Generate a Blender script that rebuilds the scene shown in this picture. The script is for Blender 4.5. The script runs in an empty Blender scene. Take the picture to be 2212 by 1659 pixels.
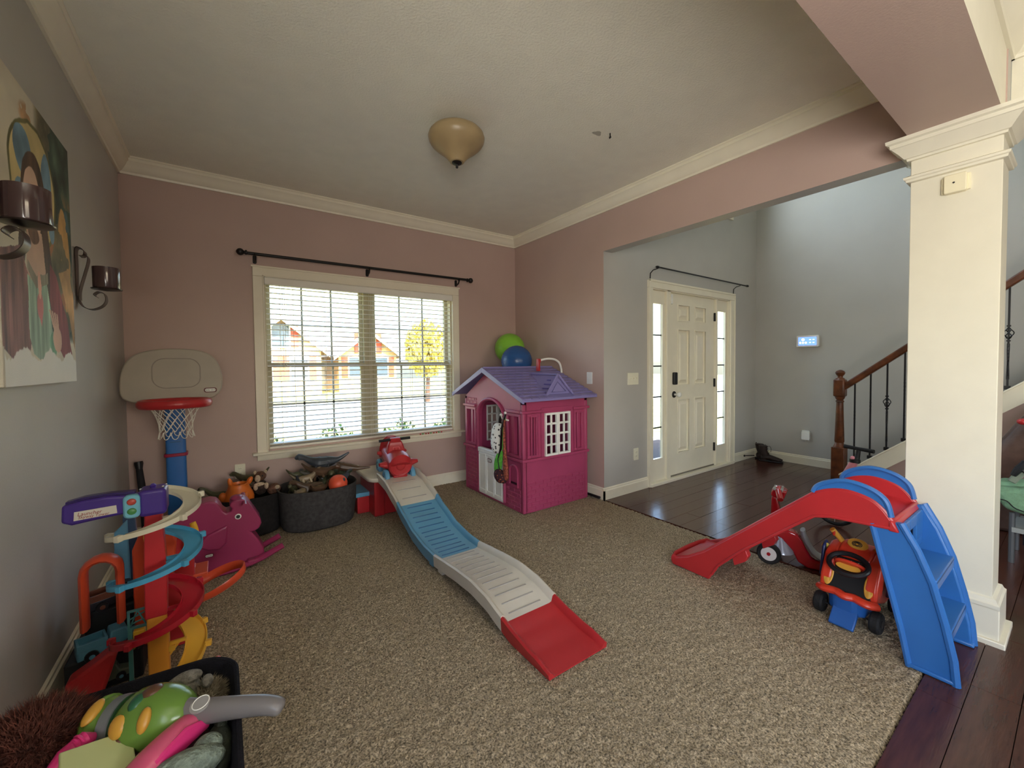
import bpy, bmesh, math, random
import numpy as np
from mathutils import Vector, Matrix, Euler
C = bpy.context.scene.collection
SC = bpy.context.scene
PI = math.pi
random.seed(7); np.random.seed(7)

# ---------------------------------------------------------------- camera
def look_matrix(yaw, pitch, roll):
    cy, sy = math.cos(yaw), math.sin(yaw)
    f = Vector((sy*math.cos(pitch), cy*math.cos(pitch), math.sin(pitch)))
    r = Vector((cy, -sy, 0)); u = r.cross(f)
    r2 = r*math.cos(roll) + u*math.sin(roll)
    u2 = -r*math.sin(roll) + u*math.cos(roll)
    return Matrix((r2, u2, -f)).transposed().to_4x4()
cam_d = bpy.data.cameras.new('camera')
cam = bpy.data.objects.new('camera', cam_d); C.objects.link(cam)
cam_d.sensor_width = 36; cam_d.lens = 884.7/2212*36
cam_d.shift_y = -15.8/2212
cam_d.clip_start = .02; cam_d.clip_end = 300
cam.matrix_world = Matrix.Translation((0, 0, 1.29)) @ look_matrix(.6158, -.0299, -.0099)
SC.camera = cam

# ---------------------------------------------------------------- world, sun, sky portals, exposure
SC.view_settings.view_transform = 'Standard'; SC.view_settings.look = 'None'
SC.view_settings.gamma = 1; SC.view_settings.use_curve_mapping = False
SC.view_settings.exposure = 2.2
W = bpy.data.worlds.new('world'); SC.world = W; W.use_nodes = True
nt = W.node_tree; nt.nodes.clear()
wo = nt.nodes.new('ShaderNodeOutputWorld'); bg = nt.nodes.new('ShaderNodeBackground')
sky = nt.nodes.new('ShaderNodeTexSky'); sky.sky_type = 'NISHITA'; sky.sun_disc = False
sky.sun_elevation = math.radians(50); sky.sun_rotation = math.radians(160)
sky.air_density = 1.0; sky.dust_density = 3.0; sky.ozone_density = 1.0
bg.inputs[1].default_value = 0.4
nt.links.new(sky.outputs[0], bg.inputs[0]); nt.links.new(bg.outputs[0], wo.inputs[0])
SC.cycles.max_bounces = 8; SC.cycles.diffuse_bounces = 5; SC.cycles.glossy_bounces = 3
SC.cycles.transparent_max_bounces = 12; SC.cycles.transmission_bounces = 6
SC.cycles.caustics_reflective = False; SC.cycles.caustics_refractive = False
SC.cycles.sample_clamp_indirect = 4.0
SC.cycles.use_denoising = True
def sun():
    d = bpy.data.lights.new('sun', 'SUN'); d.energy = 3.0; d.angle = math.radians(.6); d.color = (1, .95, .87)
    o = bpy.data.objects.new('sun', d); C.objects.link(o)
    o.rotation_euler = Vector((.35, 1, -1.15)).to_track_quat('-Z', 'Y').to_euler()
sun()
def portal(name, loc, sx, sy, direc):
    d = bpy.data.lights.new(name, 'AREA'); d.shape = 'RECTANGLE'; d.size = sx; d.size_y = sy
    d.cycles.is_portal = True
    o = bpy.data.objects.new(name, d); C.objects.link(o); o.location = loc
    o.rotation_euler = Vector(direc).to_track_quat('-Z', 'Y').to_euler()
portal('window_portal', (1.19, 4.22, 1.33), 1.8, 1.5, (0, -1, 0))
def fill_light(name, loc, sx, sy, direc, power, col):  # area lamps added outside window openings to brighten the interior
    d = bpy.data.lights.new(name, 'AREA'); d.shape = 'RECTANGLE'; d.size = sx; d.size_y = sy; d.energy = power; d.color = col
    o = bpy.data.objects.new(name, d); C.objects.link(o); o.location = loc
    o.rotation_euler = Vector(direc).to_track_quat('-Z', 'Y').to_euler()
fill_light('rear_fill_light', (1.4, -4.80, 1.4), 2.0, 1.6, (0, 1, 1.0), 6, (1, .95, .87))  # added lamp, weak fill from behind the camera
fill_light('side_fill_light', (-.76, -1.3, 1.45), 2.0, 1.5, (1, 0, 1.3), 37, (1, .95, .87))  # added lamp, lifts column and ceiling from the unseen left side
fill_light('foyer_fill_light', (4.45, 2.84, 3.75), 1.6, 1.3, (0, -1, -.25), 15, (.84, .92, 1))  # lamp added outside the upper foyer window as extra fill

# ---------------------------------------------------------------- materials
def lin(c):
    out = []
    for v in c[:3]:
        v /= 255.
        out.append(v/12.92 if v <= .04045 else ((v+.055)/1.055)**2.4)
    return tuple(out)+(1.,)
MATS = {}
def mat(name, rgb=(200, 200, 200), rough=.5, bump=0, bscale=60, var=0, vscale=8, metal=0, trans=0, alpha=1, emit=0, spec=.5, coat=0, ior=1.45, vcol=None, sub=0, detail=3):
    if name in MATS: return MATS[name]
    m = bpy.data.materials.new(name); m.use_nodes = True; MATS[name] = m
    n = m.node_tree.nodes; l = m.node_tree.links; b = n['Principled BSDF']
    b.inputs['Base Color'].default_value = lin(rgb); b.inputs['Roughness'].default_value = rough
    b.inputs['Metallic'].default_value = metal; b.inputs['Transmission Weight'].default_value = trans
    b.inputs['Specular IOR Level'].default_value = spec; b.inputs['IOR'].default_value = ior
    b.inputs['Coat Weight'].default_value = coat; b.inputs['Alpha'].default_value = alpha
    if emit: b.inputs['Emission Color'].default_value = lin(rgb); b.inputs['Emission Strength'].default_value = emit
    tc = n.new('ShaderNodeTexCoord')
    if var:
        no = n.new('ShaderNodeTexNoise'); no.inputs['Scale'].default_value = vscale; no.inputs['Detail'].default_value = detail
        l.new(tc.outputs['Object'], no.inputs['Vector'])
        cr = n.new('ShaderNodeValToRGB'); cr.color_ramp.elements[0].position = .3; cr.color_ramp.elements[1].position = .7
        cr.color_ramp.elements[0].color = lin([max(0, v*(1-var)) for v in rgb]); cr.color_ramp.elements[1].color = lin([min(255, v*(1+var)) for v in rgb])
        l.new(no.outputs[0], cr.inputs[0]); l.new(cr.outputs[0], b.inputs['Base Color'])
    if vcol:
        a = n.new('ShaderNodeVertexColor'); a.layer_name = vcol; l.new(a.outputs[0], b.inputs['Base Color'])
    if bump:
        no = n.new('ShaderNodeTexNoise'); no.inputs['Scale'].default_value = bscale; no.inputs['Detail'].default_value = 3
        l.new(tc.outputs['Object'], no.inputs['Vector'])
        bp = n.new('ShaderNodeBump'); bp.inputs['Strength'].default_value = bump; bp.inputs['Distance'].default_value = .01
        l.new(no.outputs[0], bp.inputs['Height']); l.new(bp.outputs[0], b.inputs['Normal'])
    return m
def plastic(name, rgb, rough=.32, var=.03): return mat(name, rgb, rough, .03, 120, var, 5)
def fabric(name, rgb, var=.12, bs=250): return mat(name, rgb, .95, .35, bs, var, 40, spec=.2)

# ---------------------------------------------------------------- mesh builder
class MB:
    def __init__(s): s.v = []; s.f = []; s.mi = []; s.cur = 0
    def add(s, vs, fs):
        o = len(s.v); s.v += [tuple(v) for v in vs]
        for f in fs: s.f.append(tuple(i+o for i in f)); s.mi.append(s.cur)
        return s
    def box(s, lo, hi, rot=None, piv=None):
        x0, y0, z0 = lo; x1, y1, z1 = hi
        vs = [Vector(p) for p in ((x0,y0,z0),(x1,y0,z0),(x1,y1,z0),(x0,y1,z0),(x0,y0,z1),(x1,y0,z1),(x1,y1,z1),(x0,y1,z1))]
        if rot is not None:
            c = Vector(piv) if piv is not None else (vs[0]+vs[6])/2
            R = Euler(rot).to_matrix(); vs = [R @ (v-c)+c for v in vs]
        return s.add(vs, [(0,3,2,1),(4,5,6,7),(0,1,5,4),(1,2,6,5),(2,3,7,6),(3,0,4,7)])
    def cbox(s, c, d, rot=None):
        return s.box([c[i]-d[i]/2 for i in range(3)], [c[i]+d[i]/2 for i in range(3)], rot)
    def prism(s, pts, axis, a, b):
        # pts 2D polygon in the other two axes (x: (y,z), y: (x,z), z: (x,y))
        def P(p, t):
            return (t, p[0], p[1]) if axis == 'x' else (p[0], t, p[1]) if axis == 'y' else (p[0], p[1], t)
        n = len(pts)
        ar = sum(pts[i][0]*pts[(i+1) % n][1]-pts[(i+1) % n][0]*pts[i][1] for i in range(n))
        if (ar > 0) == (axis == 'y'): pts = pts[::-1]
        vs = [P(p, a) for p in pts]+[P(p, b) for p in pts]
        if a > b: vs = vs[n:]+vs[:n]
        fs = [tuple(range(n))[::-1], tuple(range(n, 2*n))]
        for i in range(n):
            j = (i+1) % n; fs.append((i, j, j+n, i+n))
        return s.add(vs, fs)
    def frame(s, axis, a, b, o, i):
        # picture-frame: rectangles o, i = (u0,v0,u1,v1)
        s.boxax(axis, a, b, (o[0], o[1], o[2], i[1])); s.boxax(axis, a, b, (o[0], i[3], o[2], o[3]))
        s.boxax(axis, a, b, (o[0], i[1], i[0], i[3])); s.boxax(axis, a, b, (i[2], i[1], o[2], i[3])); return s
    def boxax(s, axis, a, b, r):
        a, b = min(a, b), max(a, b); u0, v0, u1, v1 = r
        if u1-u0 < 1e-6 or v1-v0 < 1e-6: return s
        if axis == 'x': return s.box((a, u0, v0), (b, u1, v1))
        if axis == 'y': return s.box((u0, a, v0), (u1, b, v1))
        return s.box((u0, v0, a), (u1, v1, b))
    def loft(s, rings, cap=True, closed=False):
        n = len(rings[0]); vs = [p for r in rings for p in r]; fs = []
        m = len(rings)
        for k in range(m if closed else m-1):
            k2 = (k+1) % m
            for i in range(n):
                j = (i+1) % n; fs.append((k*n+i, k*n+j, k2*n+j, k2*n+i))
        if cap and not closed: fs += [tuple(range(n))[::-1], tuple(range((m-1)*n, m*n))]
        return s.add(vs, fs)
    def tube(s, path, rad, n=10, cap=True, closed=False, up=(0, 0, 1), sq=None, twist=0):
        # rad: number, list of numbers or list of (a, b); sq: flat ratio
        P = [Vector(p) for p in path]; m = len(P); rings = []
        prev = None
        for k in range(m):
            if closed: t = P[(k+1) % m]-P[k-1]
            else: t = P[min(k+1, m-1)]-P[max(k-1, 0)]
            t.normalize()
            if prev is None:
                u = Vector(up)
                if abs(u.dot(t)) > .95: u = Vector((1, 0, 0)) if abs(t.x) < .9 else Vector((0, 1, 0))
                a = (u-t*u.dot(t)).normalized()
            else: a = (prev-t*prev.dot(t)).normalized()
            prev = a; b = t.cross(a)
            r = rad[k] if isinstance(rad, (list, tuple)) else rad
            ra, rb = r if isinstance(r, (list, tuple)) else (r, r*(sq or 1))
            rings.append([P[k]+a*(ra*math.cos(2*PI*i/n+twist))+b*(rb*math.sin(2*PI*i/n+twist)) for i in range(n)])
        return s.loft(rings, cap, closed)
    def lathe(s, prof, c=(0, 0, 0), n=24, axis='z', sx=1, sy=1):
        rings = []
        for r, z in prof:
            ring = []
            for i in range(n):
                a = 2*PI*i/n; x, y = r*math.cos(a)*sx, r*math.sin(a)*sy
                p = (x, y, z) if axis == 'z' else (z, x, y) if axis == 'x' else (y, z, x)
                ring.append((c[0]+p[0], c[1]+p[1], c[2]+p[2]))
            rings.append(ring)
        return s.loft(rings)
    def ball(s, c, r, n=16, m=10, rot=None):
        rx, ry, rz = r if isinstance(r, (list, tuple)) else (r, r, r)
        R = Euler(rot).to_matrix() if rot else None
        rings = []
        for k in range(m+1):
            t = PI*(k/m); t = min(max(t, .02), PI-.02); ring = []
            for i in range(n):
                a = 2*PI*i/n
                p = Vector((rx*math.sin(t)*math.cos(a), ry*math.sin(t)*math.sin(a), -rz*math.cos(t)))
                if R: p = R @ p
                ring.append(p+Vector(c))
            rings.append(ring)
        return s.loft(rings)
    def grid(s, fn, nu, nv, thick=0):
        vs = [fn(i/nu, j/nv) for j in range(nv+1) for i in range(nu+1)]
        fs = [(j*(nu+1)+i, j*(nu+1)+i+1, (j+1)*(nu+1)+i+1, (j+1)*(nu+1)+i) for j in range(nv) for i in range(nu)]
        return s.add(vs, fs)
    def xf(s, M):
        s.v = [tuple(M @ Vector(v)) for v in s.v]; return s
    def mesh(s, name, smooth=True, angle=35):
        me = bpy.data.meshes.new(name); me.from_pydata(s.v, [], s.f)
        if any(s.mi): me.polygons.foreach_set('material_index', s.mi)
        bm = bmesh.new(); bm.from_mesh(me); bmesh.ops.recalc_face_normals(bm, faces=bm.faces); bm.to_mesh(me); bm.free()
        if smooth:
            me.shade_smooth(); me.set_sharp_from_angle(angle=math.radians(angle))
        return me
def obj(name, mb, m, parent=None, bevel=0, seg=2, sub=0, solid=0, world=True, label=None, kind=None, smooth=True, angle=35):
    """one mesh object. world=True: vertices given in world space"""
    if parent is not None and world:
        r = parent
        M = Matrix.Identity(4)
        while r is not None:
            M = Matrix.LocRotScale(r.location, r.rotation_euler, r.scale) @ M; r = r.parent
        mb.xf(M.inverted())
    me = mb.mesh(name, smooth, angle)
    for mm in (m if isinstance(m, (list, tuple)) else [m]): me.materials.append(mm)
    o = bpy.data.objects.new(name, me); C.objects.link(o)
    if parent is not None: o.parent = parent
    if solid:
        k = o.modifiers.new('solid', 'SOLIDIFY'); k.thickness = solid; k.offset = 0
    if bevel:
        k = o.modifiers.new('bevel', 'BEVEL'); k.width = bevel; k.segments = seg; k.limit_method = 'ANGLE'; k.angle_limit = math.radians(35)
    if sub:
        k = o.modifiers.new('sub', 'SUBSURF'); k.levels = sub; k.render_levels = sub
    if label: o['label'] = label
    if kind: o['kind'] = kind
    return o
def tag(o, label, cat, group=None, kind=None):
    o['label'] = label; o['category'] = cat
    if group: o['group'] = group
    if kind: o['kind'] = kind
    return o
def thing(name, label, cat, loc=(0, 0, 0), rz=0, group=None, rot=None):
    o = bpy.data.objects.new(name, None); C.objects.link(o); o.empty_display_size = .1
    o.location = loc; o.rotation_euler = rot if rot else (0, 0, rz)
    return tag(o, label, cat, group)
def struct(name, mb, m, **k):
    o = obj(name, mb, m, **k); o['kind'] = 'structure'; return o
def sempty(name, loc=(0, 0, 0)):
    o = bpy.data.objects.new(name, None); C.objects.link(o); o.location = loc; o['kind'] = 'structure'; return o
def copy_tree(o, parent=None):
    c = o.copy(); C.objects.link(c)
    if parent is not None: c.parent = parent
    for ch in [x for x in o.children]: copy_tree(ch, c)
    return c
def text(name, s, size, m, parent, loc, rot, ext=.001, sx=1, font_shear=0):
    cu = bpy.data.curves.new(name, 'FONT'); cu.body = s; cu.size = size; cu.extrude = ext; cu.align_x = 'CENTER'; cu.align_y = 'CENTER'; cu.shear = font_shear
    cu.resolution_u = 2
    o = bpy.data.objects.new(name, cu)
    me = bpy.data.meshes.new_from_object(o)
    bpy.data.objects.remove(o)
    me.materials.clear(); me.materials.append(m)
    o = bpy.data.objects.new(name, me); C.objects.link(o); o.parent = parent
    o.location = loc; o.rotation_euler = rot; o.scale = (sx, 1, 1)
    return o
def spline(pts, n=8, closed=False):
    """Catmull-Rom through points"""
    P = [np.array(p, float) for p in pts]; out = []; m = len(P)
    for k in range(m if closed else m-1):
        p0 = P[(k-1) % m] if closed or k > 0 else P[0]; p1 = P[k]; p2 = P[(k+1) % m]
        p3 = P[(k+2) % m] if closed or k+2 < m else P[-1]
        for i in range(n):
            t = i/n
            out.append(tuple(.5*((2*p1)+(-p0+p2)*t+(2*p0-5*p1+4*p2-p3)*t*t+(-p0+3*p1-3*p2+p3)*t**3)))
    if not closed: out.append(tuple(P[-1]))
    return out
def rrect(u0, v0, u1, v1, r, n=5):
    out = []
    for cx, cy, a0 in ((u1-r, v1-r, 0), (u0+r, v1-r, PI/2), (u0+r, v0+r, PI), (u1-r, v0+r, 1.5*PI)):
        for i in range(n+1):
            a = a0+PI/2*i/n; out.append((cx+r*math.cos(a), cy+r*math.sin(a)))
    return out
def ell(cx, cy, a, b, n=24, ph=0): return [(cx+a*math.cos(2*PI*i/n+ph), cy+b*math.sin(2*PI*i/n+ph)) for i in range(n)]

# palette
WHITE = mat('white_trim_paint', (236, 229, 208), .35, .02, 30, .01)
CEIL = mat('ceiling_paint', (238, 236, 222), .9, .35, 90, .01)
PINK = mat('pink_wall_paint', (188, 163, 153), .42, .06, 140, .012, 3)
GREY = mat('grey_wall_paint', (184, 181, 175), .42, .06, 140, .012, 3)
CREAM = mat('cream_column_paint', (228, 223, 205), .4, .04, 120, .01)
BLACK = mat('black_metal', (22, 20, 20), .4, .05, 80, .1)
BROWNW = mat('stained_wood', (92, 52, 30), .35, .1, 60, .25, 14)
RED = plastic('red_plastic', (180, 44, 48)); BLUE = plastic('blue_plastic', (48, 106, 176)); GREYP = plastic('light_grey_plastic', (208, 202, 188), .38)
SKYB = plastic('sky_blue_plastic', (96, 154, 186)); MAG = plastic('magenta_plastic', (150, 48, 88)); LILAC = plastic('lilac_plastic', (134, 126, 178))
PUR = plastic('purple_plastic', (66, 44, 128)); ORANGE = plastic('orange_red_plastic', (206, 76, 46)); YEL = plastic('yellow_plastic', (230, 176, 52))
WHITEP = plastic('white_plastic', (235, 235, 230)); DARK = plastic('dark_plastic', (26, 26, 30), .4)
# ================================================================ structure
CZ = 2.80                                   # ceiling height of the playroom
# ---- hardwood floor: slab plus single planks where they can be seen
HW = mat('hardwood', (76, 44, 35), .2, .06, 25, .12, 6, spec=.5, coat=.08)
n = HW.node_tree.nodes; l = HW.node_tree.links
oi = n.new('ShaderNodeObjectInfo'); hs = n.new('ShaderNodeHueSaturation'); mr = n.new('ShaderNodeMapRange')
mr.inputs[3].default_value = .9; mr.inputs[4].default_value = 1.1
l.new(oi.outputs['Random'], mr.inputs[0]); l.new(mr.outputs[0], hs.inputs['Value'])
src = n['Principled BSDF'].inputs['Base Color'].links[0].from_socket
l.new(src, hs.inputs['Color']); l.new(hs.outputs[0], n['Principled BSDF'].inputs['Base Color'])
tcw = n.new('ShaderNodeTexCoord'); mp = n.new('ShaderNodeMapping'); mp.inputs['Scale'].default_value = (1, 9, 1)
l.new(tcw.outputs['Object'], mp.inputs['Vector'])
for nd in n:
    if nd.type == 'TEX_NOISE': l.new(mp.outputs[0], nd.inputs['Vector'])
floor = struct('floor', MB().box((-.75, -4.75, -.16), (6.05, 4.25, -.016)), mat('floor_base', (40, 24, 18), .8))
pm = {}
rp = random.Random(3)
def planks(x0, x1, y0, y1):
    w = .127; k = 0; y = y0
    while y < y1-.01:
        yy = min(y+w, y1); x = x0; first = True
        while x < x1-.01:
            L = rp.choice((.6, .8, 1.0, 1.2)); 
            if first: L = rp.choice((.3, .6, .9)); first = False
            xx = min(x+L, x1)
            if x1-xx < .15: xx = x1
            key = (round(xx-x, 3), round(yy-y, 3))
            if key not in pm:
                a, b = key; g = .0012
                mb = MB().prism([(g, g), (a-g, g), (a-g, b-g), (g, b-g)], 'z', -.016, -.001)
                me = mb.mesh('plank'); me.materials.append(HW); pm[key] = me
            o = bpy.data.objects.new('plank', pm[key]); C.objects.link(o); o.parent = floor
            o.location = (x, y, rp.uniform(-.0006, .0004)); x = xx
        y = yy
planks(2.925, 5.93, -.3, 2.64)
planks(.9, 2.925, -.51, .372)
# ---- carpet
def carpet():
    st = .0085; x0, x1, y0, y1 = -.575, 2.92, .376, 4.05
    nx, ny = int((x1-x0)/st), int((y1-y0)/st)
    X, Y = np.meshgrid(np.linspace(x0, x1, nx), np.linspace(y0, y1, ny))
    rs = np.random.RandomState(5)
    Z = rs.rand(ny, nx)
    k = Z.copy(); k = (k+np.roll(k, 1, 0)+np.roll(k, -1, 1)+np.roll(k, 1, 1))/4
    low = rs.rand(ny//16+3, nx//16+3); yi = np.arange(ny)/16.; xi = np.arange(nx)/16.
    a = yi.astype(int)[:, None]; b = xi.astype(int)[None]; fy = (yi % 1)[:, None]; fx = (xi % 1)[None]
    Lw = low[a, b]*(1-fy)*(1-fx)+low[a+1, b]*fy*(1-fx)+low[a, b+1]*(1-fy)*fx+low[a+1, b+1]*fy*fx
    H = -.010+.009*(.65*Z+.35*k)*1.25+.003*(Lw-.5)
    X = X+(rs.rand(ny, nx)-.5)*st*.7; Y = Y+(rs.rand(ny, nx)-.5)*st*.7
    H[0, :] = -.015; H[:, -1] = -.015
    co = np.stack([X, Y, H], -1).reshape(-1, 3)
    i = np.arange(nx*ny).reshape(ny, nx)
    F = np.stack([i[:-1, :-1], i[:-1, 1:], i[1:, 1:], i[1:, :-1]], -1).reshape(-1, 4)
    me = bpy.data.meshes.new('carpet'); me.vertices.add(len(co)); me.vertices.foreach_set('co', co.ravel())
    me.loops.add(F.size); me.polygons.add(len(F)); me.loops.foreach_set('vertex_index', F.ravel())
    me.polygons.foreach_set('loop_start', np.arange(len(F))*4); me.update(calc_edges=True)
    m = mat('beige_carpet', (146, 133, 112), .98, .6, 220, .42, 150, spec=.1)
    me.materials.append(m); me.shade_smooth()
    o = bpy.data.objects.new('carpet', me); C.objects.link(o)
    tag(o, 'beige cut pile carpet covering the playroom floor up to the hardwood', 'carpet', kind='stuff')
carpet()

# ---- walls
def wall_with_holes(axis, a, b, rect, holes, mb=None):
    """rect (u0,v0,u1,v1) minus holes, as boxes"""
    mb = mb or MB(); us = sorted({rect[0], rect[2]} | {h[0] for h in holes} | {h[2] for h in holes})
    for i in range(len(us)-1):
        u0, u1 = us[i], us[i+1]; cuts = sorted([(h[1], h[3]) for h in holes if h[0] <= u0 and h[2] >= u1]); v = rect[1]
        for c0, c1 in cuts:
            if c0 > v: mb.boxax(axis, a, b, (u0, v, u1, c0))
            v = c1
        if v < rect[3]: mb.boxax(axis, a, b, (u0, v, u1, rect[3]))
    return mb
WO = (.30, .585, 2.07, 2.055)               # window opening x0,z0,x1,z1
struct('wall_far', wall_with_holes('y', 4.05, 4.20, (-.72, -.16, 2.925, 2.95), [WO]), PINK)
struct('wall_left', wall_with_holes('x', -.72, -.575, (-4.75, -.16, 4.20, 2.95), [(-2.3, .7, -.3, 2.2)]), GREY)
mb = MB()
mb.box((2.925, 2.64, -.16), (3.04, 4.2, 5.3)); mb.box((2.925, .24, 2.335), (3.04, 2.64, 5.3))
# pink faces towards the playroom, grey elsewhere
me_faces = []
wr = struct('wall_right', mb, [GREY, PINK])
for p in wr.data.polygons:
    if p.normal.x < -.5: p.material_index = 1
D0 = (3.61, -.05, 5.315, 2.10)
UW = (3.7, 3.15, 5.2, 4.35)
struct('wall_entry', wall_with_holes('y', 2.64, 2.72, (3.04, -.16, 6.05, 5.3), [D0, UW]), GREY)
struct('wall_stairs', MB().box((5.93, -4.75, -.16), (6.08, 2.64, 5.3)), GREY)
struct('wall_rear', wall_with_holes('y', -4.75, -4.6, (-.575, -.16, 5.93, 2.95), [(.4, .6, 2.4, 2.2)]), PINK)
struct('wall_foyer_rear', MB().box((3.04, .10, 2.80), (5.93, .24, 5.3)), GREY) if False else None
# beam between playroom and hall, carried by the column; foyer is open two storeys high
mb = MB(); mb.box((-.575, .245, 2.39), (3.065, .54, CZ+.1))
bm_ = struct('beam', mb, [PINK, CREAM])
for p in bm_.data.polygons:
    if p.normal.y < -.5: p.material_index = 1
mb = MB(); mb.box((-.72, -4.75, CZ), (2.925, 4.2, CZ+.14)); mb.box((2.925, -4.75, CZ), (6.05, -1.2, CZ+.14))
mb.box((2.925, -1.2, 5.2), (6.05, 2.8, 5.34)); mb.box((2.925, -1.32, CZ), (6.05, -1.2, 5.3)); mb.box((2.925, -1.2, CZ), (3.07, .24, 5.3))
struct('ceiling', mb, CEIL)
# ---- crown mouldings (profile swept along the walls)
CP = [(0, 0), (.014, .0), (.018, .014), (.03, .022), (.05, .05), (.062, .075), (.07, .08), (.07, .098), (.08, .104), (.08, .112), (0, .112)]
def crown(name, axis, a, b, wall, sgn, ztop, m=WHITE, sc=1):
    pts = [(wall+sgn*p[0]*sc, ztop-.112*sc+p[1]*sc) for p in CP]
    struct(name, MB().prism(pts, axis, a, b), m)
crown('trim_1', 'x', -.575, 2.925, 4.05, -1, CZ)
crown('trim_2', 'y', .54, 4.05, 2.925, -1, CZ)
crown('trim_3', 'y', .54, 4.05, -.575, 1, CZ)
crown('trim_4', 'x', -.575, 3.06, .245, -1, CZ, CREAM)
struct('hall_beam', MB().box((3.06, -1.2, 2.39), (3.18, .24, 5.3)), CREAM)
crown('trim_5', 'y', -1.2, .245, 3.06, -1, CZ, CREAM)
# ---- baseboards
BP = [(0, -.01), (.014, -.01), (.014, .085), (.008, .092), (.008, .104), (0, .112)]
def base(name, axis, a, b, wall, sgn, sc=1):
    struct(name, MB().prism([(wall+sgn*p[0], p[1]*sc) for p in BP], axis, a, b), WHITE)
base('baseboard_far', 'x', -.575, 2.925, 4.05, -1)
base('baseboard_left', 'y', -4.6, 4.05, -.575, 1)
base('baseboard_right', 'y', 2.626, 4.05, 2.925, -1)
base('baseboard_entry', 'x', 2.911, 3.61, 2.64, -1); base('baseboard_entry_right', 'x', 5.29, 5.93, 2.64, -1)
base('baseboard_stairs', 'y', 1.5, 2.64, 5.93, -1)

# ---- window_1
win = sempty('window_1', (1.185, 4.05, .585))
mb = MB()
mb.boxax('y', 4.028, 4.06, (.225, .555, .305, 2.05)); mb.boxax('y', 4.028, 4.06, (2.065, .555, 2.145, 2.05)); mb.boxax('y', 4.028, 4.06, (.225, 2.05, 2.145, 2.13))
obj('casing', mb, WHITE, win, bevel=.004)
mb = MB(); mb.boxax('y', 4.02, 4.03, (.215, 2.122, 2.155, 2.137)); mb.boxax('y', 4.022, 4.03, (.295, .57, .305, 2.06)); mb.boxax('y', 4.022, 4.03, (2.065, .57, 2.075, 2.06)); mb.boxax('y', 4.022, 4.03, (.295, 2.05, 2.075, 2.062))
obj('casing_bead', mb, WHITE, win, bevel=.002)
obj('sill', MB().box((.19, 3.985, .548), (2.19, 4.19, .57)), WHITE, win, bevel=.005)
obj('apron', MB().prism([(4.05, .497), (4.036, .497), (4.03, .51), (4.03, .548), (4.05, .548)], 'x', .225, 2.155), WHITE, win)
VIN = mat('vinyl_sash', (176, 166, 138), .5, .02, 40, .02)
SASH = mat('beige_sash', (196, 186, 160), .45, .02, 40, .02)
mb = MB(); mb.frame('y', 4.06, 4.20, (.30, .57, 2.07, 2.055), (.32, .59, 2.05, 2.035)); obj('jamb', mb, SASH, win)
obj('mullion', MB().box((1.135, 4.10, .57), (1.225, 4.18, 2.04)), VIN, win, bevel=.004)
GLASS = bpy.data.materials.new('window_glass'); GLASS.use_nodes = True
gn = GLASS.node_tree.nodes; gl = GLASS.node_tree.links; gn.clear()
go = gn.new('ShaderNodeOutputMaterial'); gt = gn.new('ShaderNodeBsdfTransparent'); gg = gn.new('ShaderNodeBsdfGlossy'); gx = gn.new('ShaderNodeMixShader'); pass
gt.inputs[0].default_value = (.93, .96, .95, 1); gg.inputs['Roughness'].default_value = .02; pass
gx.inputs[0].default_value = .05; gl.new(gt.outputs[0], gx.inputs[1]); gl.new(gg.outputs[0], gx.inputs[2]); gl.new(gx.outputs[0], go.inputs[0])
MUN = mat('grille_bar', (150, 148, 140), .5)
for (x0, x1) in ((.32, 1.135), (1.225, 2.05)):
    for k, (z0, z1, yy) in enumerate(((.59, 1.32, 4.10), (1.285, 2.035, 4.135))):
        s_ = obj('sash', MB().frame('y', yy, yy+.035, (x0, z0, x1, z1), (x0+.035, z0+.04, x1-.035, z1-.035)), VIN, win, bevel=.003)
        mb = MB(); w = (x1-x0-.07)/3
        for j in (1, 2): mb.boxax('y', yy+.012, yy+.022, (x0+.035+w*j-.008, z0+.04, x0+.035+w*j+.008, z1-.035))
        zm = (z0+.04+z1-.035)/2; mb.boxax('y', yy+.012, yy+.022, (x0+.035, zm-.008, x1-.035, zm+.008))
        obj('grille', mb, MUN, s_)
        obj('pane', MB().boxax('y', yy+.016, yy+.018, (x0+.035, z0+.04, x1-.035, z1-.035)), GLASS, s_)
# ---- blind
bl = thing('window_blind', 'wide white horizontal blind with open slats hanging in the pink wall window', 'blind', (1.185, 4.07, 2.05))
BLM = mat('blind_slat', (236, 233, 222), .45, 0, 1, .01)
obj('valance', MB().prism([(4.03, 1.985), (4.022, 1.992), (4.022, 2.04), (4.03, 2.05), (4.045, 2.05), (4.045, 1.985)], 'x', .308, 2.062), BLM, bl)
obj('head_rail', MB().box((.312, 4.046, 2.0), (2.058, 4.095, 2.045)), BLM, bl)
sl = MB()
ns = 31
sp = (1.965-.625)/(ns-1)
pts = [(-.0255, -.0022), (-.012, .001), (.012, .001), (.0255, -.0022), (.0255, .0018), (.012, .0055), (-.012, .0055), (-.0255, .0018)]
sl.prism([(y*math.cos(.04)-z*math.sin(.04), y*math.sin(.04)+z*math.cos(.04)) for y, z in pts], 'x', -.868, .868)
sme = sl.mesh('slat'); sme.materials.append(BLM)
for k in range(ns):
    o = bpy.data.objects.new('slat', sme); C.objects.link(o); o.parent = bl; o.location = (0, 0, 1.965-k*sp-2.05)
obj('bottom_rail', MB().box((.317, 4.045, .585), (2.053, 4.095, .604)), BLM, bl, bevel=.003)
mb = MB()
for x in (.42, .78, 1.19, 1.60, 1.96):
    for y in (4.044, 4.096): mb.box((x-.0013, y-.0008, .6), (x+.0013, y+.0008, 2.0))
obj('ladder_cord', mb, mat('cord', (225, 222, 205), .8), bl)
mb = MB()
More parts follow.
